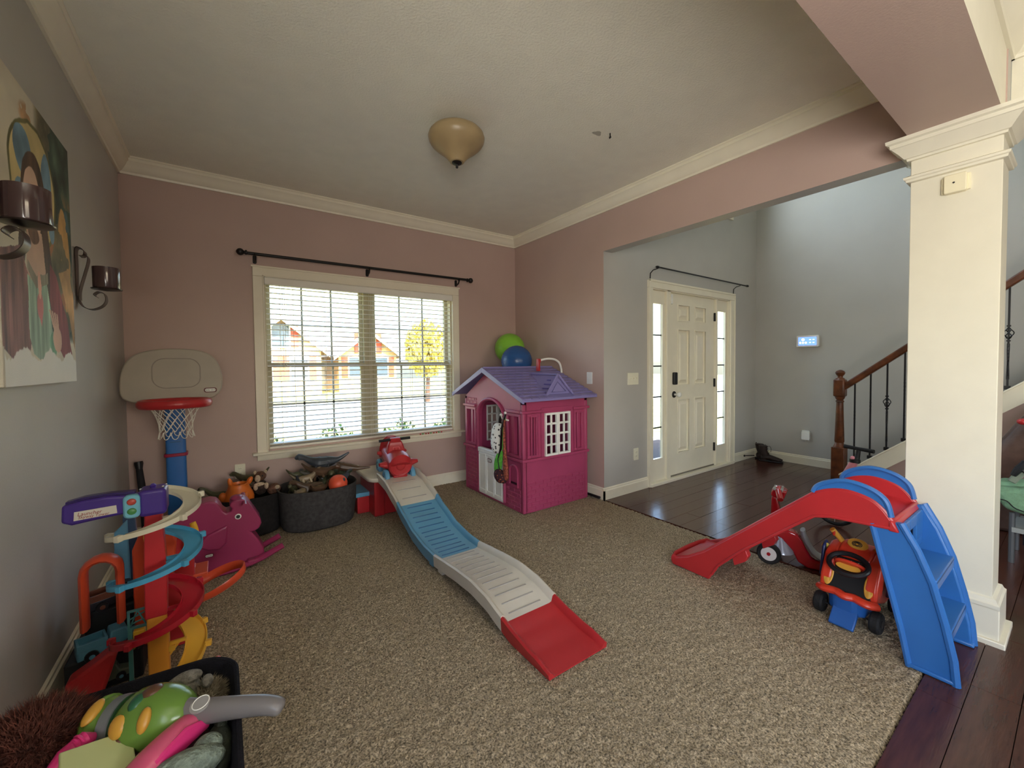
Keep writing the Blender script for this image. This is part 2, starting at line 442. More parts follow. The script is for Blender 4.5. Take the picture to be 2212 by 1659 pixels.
mb.tube([(.52, 4.036, 2.0), (.52, 4.034, 1.6), (.523, 4.034, 1.2), (.525, 4.034, .75)], .0016, 6)
mb.tube([(.44, 4.036, 2.0), (.44, 4.034, 1.31)], .0016, 6); mb.tube([(.455, 4.036, 2.0), (.455, 4.034, 1.31)], .0016, 6)
mb.lathe([(.003, 1.285), (.007, 1.29), (.005, 1.31), (.002, 1.315)], (.44, 4.034, 0), 8); mb.lathe([(.003, 1.285), (.007, 1.29), (.005, 1.31), (.002, 1.315)], (.458, 4.034, 0), 8)
obj('pull_cord', mb, mat('cord'), bl)
# ---- curtain rod over the window
rod = thing('curtain_rod', 'long black curtain rod with ball finials above the wide window', 'curtain rod', (1.2, 4.05, 2.2))
obj('rod', MB().tube([(.19, 3.97, 2.215), (2.215, 3.97, 2.222)], .0125, 12), BLACK, rod)
for s_, x in ((-1, .19), (1, 2.215)):
    mb = MB(); mb.lathe([(.0125, 0), (.02, .003), (.02, .012), (.012, .016), (.012, .022), (.024, .032), (.029, .046), (.026, .06), (.016, .07), (.006, .075)], (0, 0, 0), 16, 'x')
    mb.xf(Matrix.Translation((x, 3.97, 2.2185)) @ Matrix.Scale(s_, 4, (1, 0, 0))); obj('finial', mb, BLACK, rod)
for x in (.245, 1.165, 2.12):
    mb = MB(); mb.prism(rrect(x-.014, 2.15, x+.014, 2.22, .012), 'y', 4.045, 4.051); mb.tube([(x, 4.047, 2.17), (x, 4.02, 2.165), (x, 3.985, 2.175), (x, 3.97, 2.2)], .008, 8)
    mb.tube([(x+.0, 3.97+.018*math.cos(a), 2.2185+.018*math.sin(a)) for a in np.linspace(-PI, 0, 9)], .006, 6)
    obj('bracket', mb, BLACK, rod)
# small string of coloured beads on the sill
bd = thing('bead_string', 'tiny red and green beads lying on the window sill above the red toy car', 'toy', (1.75, 4.0, .57))
for k in range(9):
    obj('bead', MB().ball((1.66+.03*k, 4.0+.006*math.sin(k*2), .577), .008, 8, 6), [RED, plastic('green_plastic', (60, 150, 70)), RED][k % 3], bd)

# ---- front door unit
YD = 2.64
dr = sempty('door_1', (4.45, YD, 0))
mb = MB()
mb.boxax('y', 2.615, 2.645, (3.575, 0, 3.645, 2.065)); mb.boxax('y', 2.615, 2.645, (5.225, 0, 5.325, 2.065)); mb.boxax('y', 2.615, 2.645, (3.575, 2.065, 5.325, 2.145))
obj('casing', mb, WHITE, dr, bevel=.005)
mb = MB(); mb.boxax('y', 2.607, 2.616, (3.575, 0, 3.592, 2.145)); mb.boxax('y', 2.607, 2.616, (5.308, 0, 5.325, 2.145)); mb.boxax('y', 2.607, 2.616, (3.575, 2.128, 5.325, 2.15))
obj('casing_bead', mb, WHITE, dr, bevel=.003)
mb = MB(); mb.boxax('y', 2.63, 2.73, (3.6, 0, 3.655, 2.1)); mb.boxax('y', 2.63, 2.70, (3.905, 0, 3.975, 2.1)); mb.boxax('y', 2.63, 2.7, (4.91, 0, 4.935, 2.1)); mb.boxax('y', 2.63, 2.675, (5.205, 0, 5.315, 2.1)); mb.boxax('y', 2.63, 2.73, (3.6, 2.055, 5.3, 2.1))
obj('jamb', mb, WHITE, dr, bevel=.003)
obj('threshold', MB().box((3.6, 2.6, -.002), (5.3, 2.72, .03)), WHITE, dr, bevel=.004)
for x0, x1, g0, g1 in ((3.655, 3.905, 3.675, 3.85), (4.935, 5.205, 4.955, 5.15)):
    sd = obj('sidelight', MB().frame('y', 2.655, 2.68, (x0, .03, x1, 2.055), (g0, .27, g1, 1.915)), WHITE, dr, bevel=.004)
    mb = MB(); mb.frame('y', 2.648, 2.66, (g0-.018, .252, g1+.018, 1.933), (g0, .27, g1, 1.915)); obj('glass_frame', mb, WHITE, sd, bevel=.002)
    mb = MB()
    for k in range(1, 5):
        z = .27+1.645*k/5; mb.boxax('y', 2.662, 2.672, (g0, z-.007, g1, z+.007))
    obj('glazing_bar', mb, mat('dark_bar', (30, 36, 34), .5), sd)
    for k in range(5):
        z0 = .27+1.645*k/5; obj('pane', MB().boxax('y', 2.668, 2.672, (g0, z0+.007, g1, z0+1.645/5-.007)), GLASS, sd)
# door slab: frame pieces with raised panels
slab = MB()
X0, X1 = 3.985, 4.905
px = [(4.155, 4.37), (4.49, 4.71)]; pz = [(.285, .875), (1.045, 1.655), (1.765, 1.93)]
hol = [(a, c, b, d) for a, b in px for c, d in pz]
wall_with_holes('y', 2.66, 2.70, (X0, .035, X1, 2.05), hol, slab)
dsl = obj('door_slab', slab, WHITE, dr)
for (a, c, b, d) in hol:
    mb = MB(); mb.boxax('y', 2.684, 2.695, (a-.002, c-.002, b+.002, d+.002))
    e = .028
    lo = [(a+e*.5, 2.684, c+e*.5), (b-e*.5, 2.684, c+e*.5), (b-e*.5, 2.684, d-e*.5), (a+e*.5, 2.684, d-e*.5)]
    f_ = 1.9
    hi = [(a+e*f_, 2.664, c+e*f_), (b-e*f_, 2.664, c+e*f_), (b-e*f_, 2.664, d-e*f_), (a+e*f_, 2.664, d-e*f_)]
    mb.loft([lo, hi]); mb.frame('y', 2.654, 2.664, (a-.012, c-.012, b+.012, d+.012), (a, c, b, d))
    obj('door_panel', mb, WHITE, dsl, angle=20)
kp = obj('keypad_lock', MB().prism(rrect(4.045, 1.05, 4.11, 1.185, .012), 'y', 2.635, 2.661), DARK, dsl, bevel=.004)
kn = obj('door_knob', MB().lathe([(.012, 0), (.012, .03), (.02, .04), (.028, .055), (.027, .07), (.012, .078), (.002, .079)], (0, 0, 0), 20, 'y').xf(Matrix.Translation((4.075, 2.655, .94)) @ Matrix.Scale(-1, 4, (0, 1, 0))), mat('white_knob', (240, 240, 236), .25, spec=.6), dsl, label='white round knob')
obj('knob_plate', MB().lathe([(.036, 0), (.036, .006), (.03, .011), (.002, .012)], (0, 0, 0), 24, 'y').xf(Matrix.Translation((4.075, 2.661, .94)) @ Matrix.Scale(-1, 4, (0, 1, 0))), BLACK, dsl)
for z in (.26, 1.045, 1.84): obj('hinge', MB().box((4.893, 2.642, z-.05), (4.93, 2.662, z+.05)), BLACK, dsl, bevel=.002)
obj('door_sweep', MB().box((3.985, 2.654, .03), (4.905, 2.664, .045)), mat('grey_seal', (120, 112, 100), .7), dsl)
ds = thing('door_sensor', 'small white contact sensor at the top left corner of the front door', 'sensor', (4.0, 2.645, 1.97))
obj('body', MB().box((3.985, 2.635, 1.93), (4.02, 2.66, 2.035)), WHITEP, ds, bevel=.003); obj('magnet', MB().box((3.962, 2.61, 1.95), (3.978, 2.63, 2.0)), WHITEP, ds, bevel=.002)
rod = thing('curtain_rod', 'thin black curtain rod above the front door', 'curtain rod', (4.5, 2.64, 2.23))
obj('rod', MB().tube([(3.66, 2.56, 2.265), (5.50, 2.56, 2.262)], .008, 10), BLACK, rod)
for x, s_ in ((3.66, -1), (5.50, 1)):
    obj('finial', MB().ball((x+.02*s_, 2.56, 2.264), (.034, .014, .014), 12, 8), BLACK, rod)
for x in (3.62, 5.32): obj('bracket', MB().tube([(x, 2.638, 2.155), (x, 2.632, 2.215), (x, 2.60, 2.24), (x+.02, 2.56, 2.25)], .005, 8), BLACK, rod)
# upper foyer window
w2 = sempty('window_2', (4.45, 2.64, 3.15))
mb = MB(); mb.frame('y', 2.62, 2.65, (3.62, 3.07, 5.28, 4.43), (3.7, 3.15, 5.2, 4.35)); obj('casing', mb, WHITE, w2)
mb = MB(); mb.frame('y', 2.68, 2.72, (3.7, 3.15, 5.2, 4.35), (3.74, 3.19, 5.16, 4.31)); obj('sash', mb, WHITE, w2); obj('pane', MB().boxax('y', 2.699, 2.701, (3.74, 3.19, 5.16, 4.31)), GLASS, w2)
# unseen rear and side windows, added behind the camera for fill light
w3 = sempty('added_window_rear', (1.6, -4.6, .3))
mb = MB(); mb.frame('y', -4.7, -4.62, (.4, .6, 2.4, 2.2), (.46, .66, 2.34, 2.14)); mb.boxax('y', -4.7, -4.64, (1.37, .6, 1.43, 2.2)); obj('sash', mb, WHITE, w3)
w4 = sempty('added_window_side', (-.6, -1.3, .7))  # unseen side window added to let the left fill lamp in
mb = MB(); mb.frame('x', -.7, -.62, (-2.3, .7, -.3, 2.2), (-2.24, .76, -.36, 2.14)); mb.boxax('x', -.7, -.64, (-1.33, .7, -1.27, 2.2)); obj('sash', mb, WHITE, w4)

# ---- column
col = sempty('column', (2.945, .39, 0))
obj('shaft', MB().box((2.845, .24, -.01), (3.05, .54, 2.39)), CREAM, col, bevel=.003)
mb = MB(); mb.box((2.82, .215, -.01), (3.075, .565, .165)); mb.box((2.80, .195, -.01), (3.095, .585, .022))
def ring_mould(x0, y0, x1, y1, prof):
    mb = MB(); rings = []
    for d, z in prof: rings.append([(x0-d, y0-d, z), (x1+d, y0-d, z), (x1+d, y1+d, z), (x0-d, y1+d, z)])
    return mb.loft(rings, True)
obj('plinth', mb, CREAM, col, bevel=.004)
obj('base_moulding', ring_mould(2.845, .24, 3.05, .54, [(.025, .16), (.025, .178), (.018, .185), (.012, .2), (.0, .205)]), CREAM, col, angle=20)
obj('capital', ring_mould(2.845, .24, 3.05, .54, [(0, 2.285), (.012, 2.287), (.014, 2.297), (.022, 2.3), (.04, 2.325), (.062, 2.35), (.066, 2.352), (.068, 2.368), (.08, 2.374), (.082, 2.39)]), CREAM, col, angle=20)
obj('necking', ring_mould(2.845, .24, 3.05, .54, [(0, 2.178), (.014, 2.182), (.016, 2.192), (.022, 2.196), (.024, 2.206), (.008, 2.214), (0, 2.216)]), CREAM, col, angle=20)
# ---- stairs
S = -.84
def zt(y): return .544+S*(y-.966)
stw = struct('wall_stair_side', MB().prism([(1.44, -.01), (1.44, .01), (-1.15, zt(-1.15)-.15), (-1.15, -.01)], 'x', 5.175, 5.235), PINK)
st = thing('staircase', 'staircase with white stringer rising along the grey foyer wall', 'stairs', (5.2, 1.45, 0))
obj('stringer', MB().prism([(1.47, -.01), (1.47, zt(1.47)), (-1.15, zt(-1.15)), (-1.15, zt(-1.15)-.155), (1.42, .0)], 'x', 5.145, 5.174), WHITE, st)
obj('stringer_cap', MB().prism([(1.475, zt(1.475)), (1.475, zt(1.475)+.018), (-1.15, zt(-1.15)+.018), (-1.15, zt(-1.15))], 'x', 5.135, 5.255), WHITE, st, bevel=.004)
for k in range(11):
    y = 1.30-k*.215; z = .04+k*.18
    t = obj('tread', MB().box((5.24, y-.24, z+.06), (5.925, y+.02, z+.09)), BROWNW, st)
    obj('riser', MB().box((5.24, y-.01, z-.12), (5.925, y, z+.06)), WHITE, t)
rl = thing('stair_railing', 'dark wood handrail with black iron balusters and turned newel post', 'railing', (5.2, 1.49, 0))
nw = MB()
nw.box((5.145, 1.435, -.005), (5.255, 1.545, .40))
obj('newel_base', nw, BROWNW, rl, bevel=.004)
obj('newel_post', MB().lathe([(.05, .395), (.052, .405), (.04, .43), (.036, .45), (.042, .46), (.03, .85), (.03, .865), (.036, .872), (.036, .88), (.028, .89), (.04, .91), (.044, .93)], (5.2, 1.49, 0), 20), BROWNW, rl)
obj('newel_block', MB().cbox((5.2, 1.49, 1.015), (.098, .098, .18)), BROWNW, rl, bevel=.015)
obj('newel_cap', MB().lathe([(.044, 1.1), (.035, 1.115), (.022, 1.122), (.022, 1.135), (.034, 1.15), (.042, 1.17), (.034, 1.188), (.012, 1.2), (.002, 1.202)], (5.2, 1.49, 0), 20), BROWNW, rl)
def zr(y): return 1.075-.826*(y-1.439)
obj('handrail', MB().prism([(1.46, zr(1.46)-.075), (1.46, zr(1.46)), (-1.15, zr(-1.15)), (-1.15, zr(-1.15)-.075)], 'x', 5.17, 5.23), BROWNW, rl, bevel=.012)
IRON = mat('wrought_iron', (20, 18, 22), .45, .1, 60, .1)
for k in range(20):
    y = 1.368-k*.1225; zb = zt(y)+.018; z1 = zr(y)-.07
    mb = MB(); mb.box((5.194, y-.006, zb), (5.206, y+.006, z1))
    L = z1-zb
    # twisted middle
    if k % 3 == 2:
        zc = zb+.55*L
        for a0 in range(4):
            mb.tube([(5.2+.028*math.sin(PI*t)*math.cos(a0*PI/2+t*3), y+.028*math.sin(PI*t)*math.sin(a0*PI/2+t*3), zc-.05+.1*t) for t in np.linspace(0, 1, 9)], .0035, 5)
        mb.cbox((5.2, y, zc-.06), (.022, .022, .012)); mb.cbox((5.2, y, zc+.06), (.022, .022, .012))
    tw = []
    for t in np.linspace(0, 1, 12):
        a = t*5*PI; z = zb+L*(.25+.45*t) if k % 3 != 2 else zb+L*(.1+.35*t)
        tw.append([(5.2+.0085*math.cos(a+q*PI/2), y+.0085*math.sin(a+q*PI/2), z) for q in range(4)])
    mb.loft(tw); mb.cbox((5.2, y, zb+.014), (.034, .034, .03))
    obj('baluster', mb, IRON, rl)
# ================================================================ fittings
# ceiling light
cl = thing('ceiling_light', 'amber glass bowl ceiling light with dark pan and finial', 'ceiling light', (1.24, 2.33, CZ))
AMB = mat('amber_glass', (168, 146, 108), .35, .02, 20, .06, 6)
obj('pan', MB().lathe([(.06, CZ), (.062, CZ-.02), (.05, CZ-.035), (.03, CZ-.05)], (1.24, 2.33, 0), 32), BLACK, cl)
obj('glass_bowl', MB().lathe([(.135, 2.762), (.155, 2.752), (.17, 2.735), (.176, 2.715), (.172, 2.695), (.158, 2.672), (.132, 2.648), (.105, 2.628), (.08, 2.608), (.062, 2.590), (.05, 2.574), (.044, 2.565), (.01, 2.563)], (1.24, 2.33, 0), 40), AMB, cl)
obj('finial', MB().lathe([(.03, 2.568), (.032, 2.560), (.024, 2.553), (.008, 2.55), (.006, 2.542), (.009, 2.538), (.007, 2.530), (.002, 2.528)], (1.24, 2.33, 0), 20), BLACK, cl)
obj('stem', MB().tube([(1.24, 2.33, CZ-.05), (1.24, 2.33, 2.56)], .006, 8), BLACK, cl)
# hook and patched spot in the ceiling
o = obj('ceiling_hook', MB().tube([(2.118, 1.851, CZ), (2.118, 1.851, CZ-.014), (2.126, 1.853, CZ-.024), (2.118, 1.853, CZ-.032), (2.112, 1.851, CZ-.024)], .004, 6), BLACK)
tag(o, 'tiny dark hook screwed into the ceiling right of the ceiling light', 'hook')
pt = []
for i in range(18):
    a = 2*PI*i/18; r = 1+.2*math.sin(3*a); pt.append((2.048+.034*r*math.cos(a), 1.899+.022*r*math.sin(a)))
o = obj('ceiling_patch', MB().prism(pt, 'z', CZ-.0006, CZ+.001), mat('patch_paint', (176, 172, 160), .9))
tag(o, 'small grey filler patch on the ceiling beside the dark hook', 'patch')

# wall plates
PLATE = mat('plate_plastic', (232, 228, 206), .35); PLW = mat('plate_white', (226, 228, 228), .35)
def plate(name, lab, cat, p, ax, w, h, kind, m):
    """p: centre on wall; ax: 'y' plate facing -Y, 'x' plate facing -X"""
    t = thing(name, lab, cat, p, 0 if ax == 'y' else -PI/2)
    L = dict(world=False)
    obj('cover_plate', MB().prism(rrect(-w/2, -h/2, w/2, h/2, .006), 'y', -.007, 0), m, t, bevel=.002, **L)
    if kind == 'outlet':
        for z in (-.02, .02):
            r_ = obj('socket', MB().prism(ell(0, z, .0165, .0135, 16), 'y', -.0095, -.006), m, t, **L)
            mb = MB()
            for dx in (-.006, .006): mb.cbox((dx, -.0097, z+.002), (.0022, .001, .007))
            obj('slot', mb, DARK, r_, world=False)
    else:
        n_ = int(kind)
        for i in range(n_):
            x = (i-(n_-1)/2)*.046
            obj('toggle_frame', MB().cbox((x, -.007, 0), (.012, .004, .026)), m, t, **L)
            obj('toggle', MB().cbox((x, -.013, .005), (.007, .012, .01), (.5, 0, 0)), m, t, bevel=.001, **L)
    return t
plate('light_switch', 'cream triple light switch beside the front door', 'switch', (3.345, 2.64, 1.135), 'y', .165, .118, '3', PLATE)
plate('light_switch', 'white single switch on the pink wall above the playhouse roof', 'switch', (2.925, 2.82, 1.15), 'x', .072, .116, '1', PLW)
plate('outlet', 'cream outlet low on the grey wall beside the front door', 'outlet', (3.39, 2.64, .373), 'y', .075, .12, 'outlet', PLATE)
plate('outlet', 'pale outlet behind the orange toy under the window corner', 'outlet', (.10, 4.05, .43), 'y', .075, .12, 'outlet', PLATE)

# alarm tablet
al = thing('alarm_panel', 'white alarm tablet with blue screen on the foyer wall', 'alarm panel', (5.93, 2.02, 1.54), -PI/2)
obj('housing', MB().prism(rrect(-.118, -.07, .118, .07, .012), 'y', -.045, 0), WHITEP, al, bevel=.004, world=False)
SCR = mat('lit_screen', (70, 96, 200), .2, emit=1.1)
s_ = obj('screen', MB().prism(rrect(-.095, -.05, .095, .05, .004), 'y', -.0465, -.044), SCR, al, world=False)
mb = MB()
for x, z, r in ((-.045, .02, .016), (-.075, -.018, .011), (-.045, -.018, .011), (-.015, -.018, .011)): mb.lathe([(r, 0), (r, .001), (.001, .0012)], (x, -.048, z), 14, 'y')
obj('round_icon', mb, mat('lit_icon', (235, 240, 255), .3, emit=1.2), s_, world=False)
for x in (.03, .065):
    for z in (.018, -.018): obj('tile_icon', MB().cbox((x, -.0472, z), (.02, .001, .012)), mat('lit_tile', (140, 170, 235), .3, emit=1.0), s_, world=False)
# plug-in device
pg = thing('plug_in_device', 'white plug-in device low on the foyer wall', 'plug-in', (5.93, 2.04, .37), -PI/2)
obj('wall_plate', MB().cbox((0, -.004, 0), (.08, .008, .12)), PLW, pg, world=False)
obj('body', MB().prism(rrect(-.035, -.055, .055, .05, .014), 'y', -.05, -.008), WHITEP, pg, bevel=.006, world=False)
obj('wire', MB().tube([(0, -.03, -.05), (.01, -.035, -.07), (.03, -.03, -.075), (.05, -.02, -.06)], .0015, 6), WHITEP, pg, world=False)
# motion sensor on column
sn = thing('motion_sensor', 'cream square sensor near the top of the column', 'sensor', (2.845, .39, 2.12))
obj('body', MB().prism(rrect(.345, 2.075, .42, 2.16, .008), 'x', 2.815, 2.85), mat('sensor_cream', (238, 230, 200), .4), sn, bevel=.004)
obj('side_bracket', MB().box((2.832, .335, 2.08), (2.85, .43, 2.155)), mat('sensor_cream'), sn, bevel=.003)
obj('lens', MB().ball((2.813, .386, 2.12), .004, 10, 8), DARK, sn)
# door stop on the baseboard and floor transition strip
ds = thing('door_stop', 'black door stop lying at the baseboard near the boots', 'door stop', (5.75, 2.6, .05))
obj('stop_rod', MB().tube([(5.60, 2.62, .055), (5.72, 2.55, .055)], .006, 8), BLACK, ds); obj('stop_tip', MB().ball((5.60, 2.62, .055), .013), BLACK, ds)
o = obj('black_rail', MB().tube([(2.895, 2.86, .018), (2.895, 2.67, .018)], .013, 10), DARK)
tag(o, 'black foam tube on the carpet between playhouse and wall corner', 'tube')

# ---- sconces
GUN = mat('gunmetal', (70, 62, 58), .3, .03, 60, .1, 10, metal=.9)
SMOKE = mat('smoked_glass', (96, 74, 74), .12, trans=.35, spec=.6, coat=.3)
def sconce(lab, y, dz=0, first=None):
    t = thing('candle_sconce', lab, 'sconce', (-.575, y, 1.74+dz))
    z0 = dz
    path = [(-.045, 1.848), (-.030, 1.852), (-.016, 1.868), (-.030, 1.888), (-.052, 1.885), (-.068, 1.862), (-.070, 1.84), (.0, .0)]
    # coordinates: distance from wall, height
    p = [(.016, 1.845), (.03, 1.848), (.034, 1.868), (.02, 1.884), (.004, 1.878), (.003, 1.80), (.002, 1.70), (.004, 1.64), (.02, 1.60), (.05, 1.585), (.085, 1.60), (.104, 1.63), (.10, 1.665), (.078, 1.675), (.062, 1.66), (.072, 1.648)]
    q = spline([(a, b) for a, b in p], 5)
    mb = MB(); rings = []
    for i, (a, b) in enumerate(q):
        a2, b2 = q[min(i+1, len(q)-1)]; a1, b1 = q[max(i-1, 0)]
        tx, tz = a2-a1, b2-b1; L_ = math.hypot(tx, tz) or 1; nx, nz = -tz/L_*.0012, tx/L_*.0012
        w = .028
        rings.append([(-.575+a+nx, y-w, b+nz+z0), (-.575+a-nx, y-w, b-nz+z0), (-.575+a-nx, y+w, b-nz+z0), (-.575+a+nx, y+w, b+nz+z0)])
    mb.loft(rings); obj('scroll_arm', mb, GUN, t)
    # front diagonal strap
    q = spline([(.03, 1.86), (.045, 1.835), (.03, 1.76), (.012, 1.68), (.01, 1.63)], 5); rings = []
    for i, (a, b) in enumerate(q): rings.append([(-.575+a, y-.026, b+z0), (-.573+a, y-.026, b+z0), (-.573+a, y+.026, b+z0), (-.575+a, y+.026, b+z0)])
    obj('strap', MB().loft(rings), GUN, t)
    cx = -.468
    obj('candle_plate', MB().lathe([(.003, 1.682+z0), (.058, 1.690+z0), (.06, 1.694+z0), (.003, 1.694+z0)], (cx, y, 0), 28), GUN, t)
    obj('glass_cup', MB().lathe([(.003, 1.695+z0), (.050, 1.695+z0), (.052, 1.70+z0), (.052, 1.80+z0), (.049, 1.80+z0), (.047, 1.705+z0), (.003, 1.703+z0)], (cx, y, 0), 32), SMOKE, t)
    obj('candle', MB().lathe([(.004, 1.704+z0), (.043, 1.704+z0), (.043, 1.775+z0), (.004, 1.778+z0)], (cx, y, 0), 24), mat('dark_wax', (64, 42, 46), .5), t)
    return t
sconce('iron scroll candle sconce on the left wall, near the room corner right of the painting', 2.90, 0)
sconce('iron scroll candle sconce in front of the painting, cut by the left edge', 1.86, .035)

# ---- painted canvas (paint is an attribute on a fine grid)
def canvas():
    y0, y1, z0, z1 = 1.905, 2.66, 1.235, 2.26
    t = thing('painted_canvas', 'unframed canvas painting of a long-haired robed figure with halo on the left wall', 'painting', (-.575, 2.28, z0))
    obj('stretched_canvas', MB().box((-.574, y0, z0), (-.5405, y1, z1)), mat('canvas_edge', (226, 222, 208), .9, .3, 300), t, bevel=.003)
    nu, nv = 260, 340
    U, V = np.meshgrid(np.linspace(y0, y1, nu), np.linspace(z0, z1, nv))
    rs = np.random.RandomState(11)
    def noise(n_, m_, oct_=4):
        out = np.zeros((nv, nu)); amp = 1
        for o_ in range(oct_):
            g = rs.rand(n_+2, m_+2); yy = np.linspace(0, n_, nv); xx = np.linspace(0, m_, nu)
            a = np.minimum(yy.astype(int), n_-1); b = np.minimum(xx.astype(int), m_-1); fy = (yy-a)[:, None]; fx = (xx-b)[None]
            fy = fy*fy*(3-2*fy); fx = fx*fx*(3-2*fx)
            out += amp*(g[a][:, b]*(1-fy)*(1-fx)+g[a+1][:, b]*fy*(1-fx)+g[a][:, b+1]*(1-fy)*fx+g[a+1][:, b+1]*fy*fx)
            n_ *= 2; m_ *= 2; amp *= .5
        return (out-out.min())/(out.max()-out.min())
    N1, N2, N3 = noise(6, 5), noise(9, 8), noise(5, 30)
    wu = U+.018*(N1-.5); wv = V+.02*(N2-.5)
    col = np.zeros((nv, nu, 3))
    def c(rgb): return np.array(rgb, float)
    def put(mask, rgb, tex=None, k=.25):
        m = np.clip(mask, 0, 1)[..., None]; base_ = c(rgb)[None, None]*(1+(((N2 if tex is None else tex)-.5)*2*k)[..., None])
        col[:] = col*(1-m)+base_*m
    def E(cu, cv, a, b, soft=.04, x=None, y=None):
        x = wu if x is None else x; y = wv if y is None else y
        d = ((x-cu)/a)**2+((y-cv)/b)**2; return np.clip((1-d)/soft, 0, 1)
    def band(cu_fn, w_fn):  # vertical strip
        return np.clip((w_fn-np.abs(wu-cu_fn))/.006, 0, 1)
    def poly(pts):
        x, y = wu, wv; ins = np.zeros(x.shape, bool); j = len(pts)-1
        for i in range(len(pts)):
            xi, yi = pts[i]; xj, yj = pts[j]
            ins ^= ((yi > y) != (yj > y)) & (x < (xj-xi)*(y-yi)/((yj-yi) or 1e-9)+xi); j = i
        return ins.astype(float)
    # background
    put(np.ones((nv, nu)), (214, 205, 184), N1, .06)
    right = np.clip((wu-2.24-(2.26-V)*-.04)/.05, 0, 1)*np.clip((V-1.4)/.05, 0, 1)
    put(right, (120, 112, 84), N2, .5)
    put(right*(N1 > .55), (52, 78, 66), N2, .4); put(right*(N2 > .62)*(N1 < .6), (190, 128, 84), N1, .2)
    put(np.clip((wu-2.42)/.04, 0, 1)*np.clip((V-1.95)/.1, 0, 1), (58, 74, 60), N2, .7)
    put(E(2.20, 2.18, .10, .05, .5)*(N1 > .35), (176, 138, 100), N2, .35); put(E(2.55, 1.75, .08, .22)*(N1 > .4), (206, 160, 96), N2, .25); put(E(2.60, 1.82, .05, .16)*(N2 > .5), (60, 88, 96), N1, .4)
    # halo
    put(E(2.235, 1.955, .235, .225), (104, 100, 58)); put(E(2.235, 1.955, .218, .21), (206, 186, 130), N1, .12)
    for cu, cv, a, b in ((2.13, 2.045, .075, .085), (2.36, 2.02, .055, .10), (2.10, 1.88, .055, .06), (2.40, 1.86, .035, .07)): put(E(cu, cv, a, b), (112, 146, 168), N2, .3)
    # hair
    put(E(2.225, 1.90, .125, .17), (78, 56, 42), N3, .35)
    put(poly([(2.30, 1.92), (2.345, 1.85), (2.40, 1.62), (2.42, 1.52), (2.36, 1.50), (2.31, 1.58), (2.29, 1.75)]), (82, 60, 46), N3, .35)
    put(poly([(2.11, 1.92), (2.12, 1.7), (2.10, 1.64), (2.05, 1.66), (2.08, 1.8)]), (74, 54, 44), N3, .35)
    # neck, face
    put(poly([(2.13, 1.80), (2.28, 1.80), (2.31, 1.66), (2.25, 1.58), (2.12, 1.62)]), (214, 178, 156), N1, .08)
    put(E(2.205, 1.885, .085, .125), (220, 184, 162), N1, .08)
    put(E(2.20, 1.775, .055, .035), (120, 86, 66), N3, .3); put(E(2.20, 1.80, .026, .007), (176, 96, 88))
    for s_ in (-1, 1):
        put(E(2.205+s_*.036, 1.905, .020, .008), (240, 232, 222)); put(E(2.205+s_*.036, 1.905, .008, .008), (58, 44, 38)); put(E(2.205+s_*.038, 1.928, .028, .005), (70, 50, 40))
    put(E(2.207, 1.865, .010, .035), (200, 158, 136)); put(E(2.205, 1.838, .018, .008), (186, 140, 122))
    # robes
    put(poly([(1.90, 1.66), (2.07, 1.70), (2.13, 1.62), (2.14, 1.38), (2.12, 1.33), (2.06, 1.31), (2.03, 1.345), (1.98, 1.325), (1.90, 1.36)]), (124, 84, 78), N3, .45)
    put(poly([(2.12, 1.62), (2.20, 1.60), (2.31, 1.63), (2.35, 1.52), (2.38, 1.36), (2.34, 1.31), (2.28, 1.335), (2.22, 1.33), (2.16, 1.345), (2.13, 1.40)]), (164, 190, 166), N3, .3)
    put(poly([(2.12, 1.64), (2.20, 1.585), (2.33, 1.62), (2.33, 1.66), (2.21, 1.63), (2.13, 1.67)]), (150, 142, 120), N3, .2)
    put(poly([(2.36, 1.70), (2.43, 1.66), (2.55, 1.50), (2.61, 1.34), (2.55, 1.315), (2.47, 1.345), (2.42, 1.40), (2.38, 1.46), (2.345, 1.56)]), (146, 70, 72), N3, .3)
    put(poly([(2.46, 1.68), (2.58, 1.52), (2.66, 1.36), (2.66, 1.60), (2.6, 1.72)]), (200, 158, 106), N2, .3)
    # heart, hand
    put(E(2.235, 1.525, .035, .05), (216, 138, 134), N1, .1); put(poly([(2.205, 1.51), (2.265, 1.51), (2.25, 1.45)]), (214, 134, 130), N1, .1); put(E(2.235, 1.60, .018, .05), (222, 170, 150))
    hand = E(2.42, 1.41, .05, .05)
    for a in range(4):
        an = .9+.28*a; hand = np.maximum(hand, poly([(2.39+.012*a, 1.43), (2.405+.014*a, 1.43), (2.34+.028*a+.006, 1.52-.004*a), (2.335+.028*a-.006, 1.52-.004*a)]))
    put(hand, (220, 182, 158), N1, .08)
    put(E(2.37, 1.385, .04, .05)*(1-hand), (120, 168, 134), N3, .3)
    # unpainted lower strip with ragged edge
    rag = 1.345+.035*(N3-.5)-.02*np.sin((U-1.9)*26)
    put(np.clip((rag-V)/.004, 0, 1), (234, 232, 224), N1, .015)
    put(np.clip((1.915-U)/.003, 0, 1)*(V < 1.36), (200, 190, 170))
    col = np.clip(col, 0, 255)/255.; linc = np.where(col <= .04045, col/12.92, ((col+.055)/1.055)**2.4)
    co = np.stack([np.full_like(U, -.5398), U, V], -1).reshape(-1, 3)
    i = np.arange(nu*nv).reshape(nv, nu); F = np.stack([i[:-1, :-1], i[:-1, 1:], i[1:, 1:], i[1:, :-1]], -1).reshape(-1, 4)
    me = bpy.data.meshes.new('painted_surface'); me.from_pydata((co-np.array(t.location)).tolist(), [], F.tolist())
    at = me.color_attributes.new('paint', 'FLOAT_COLOR', 'POINT'); at.data.foreach_set('color', np.concatenate([linc.reshape(-1, 3), np.ones((nu*nv, 1))], 1).ravel())
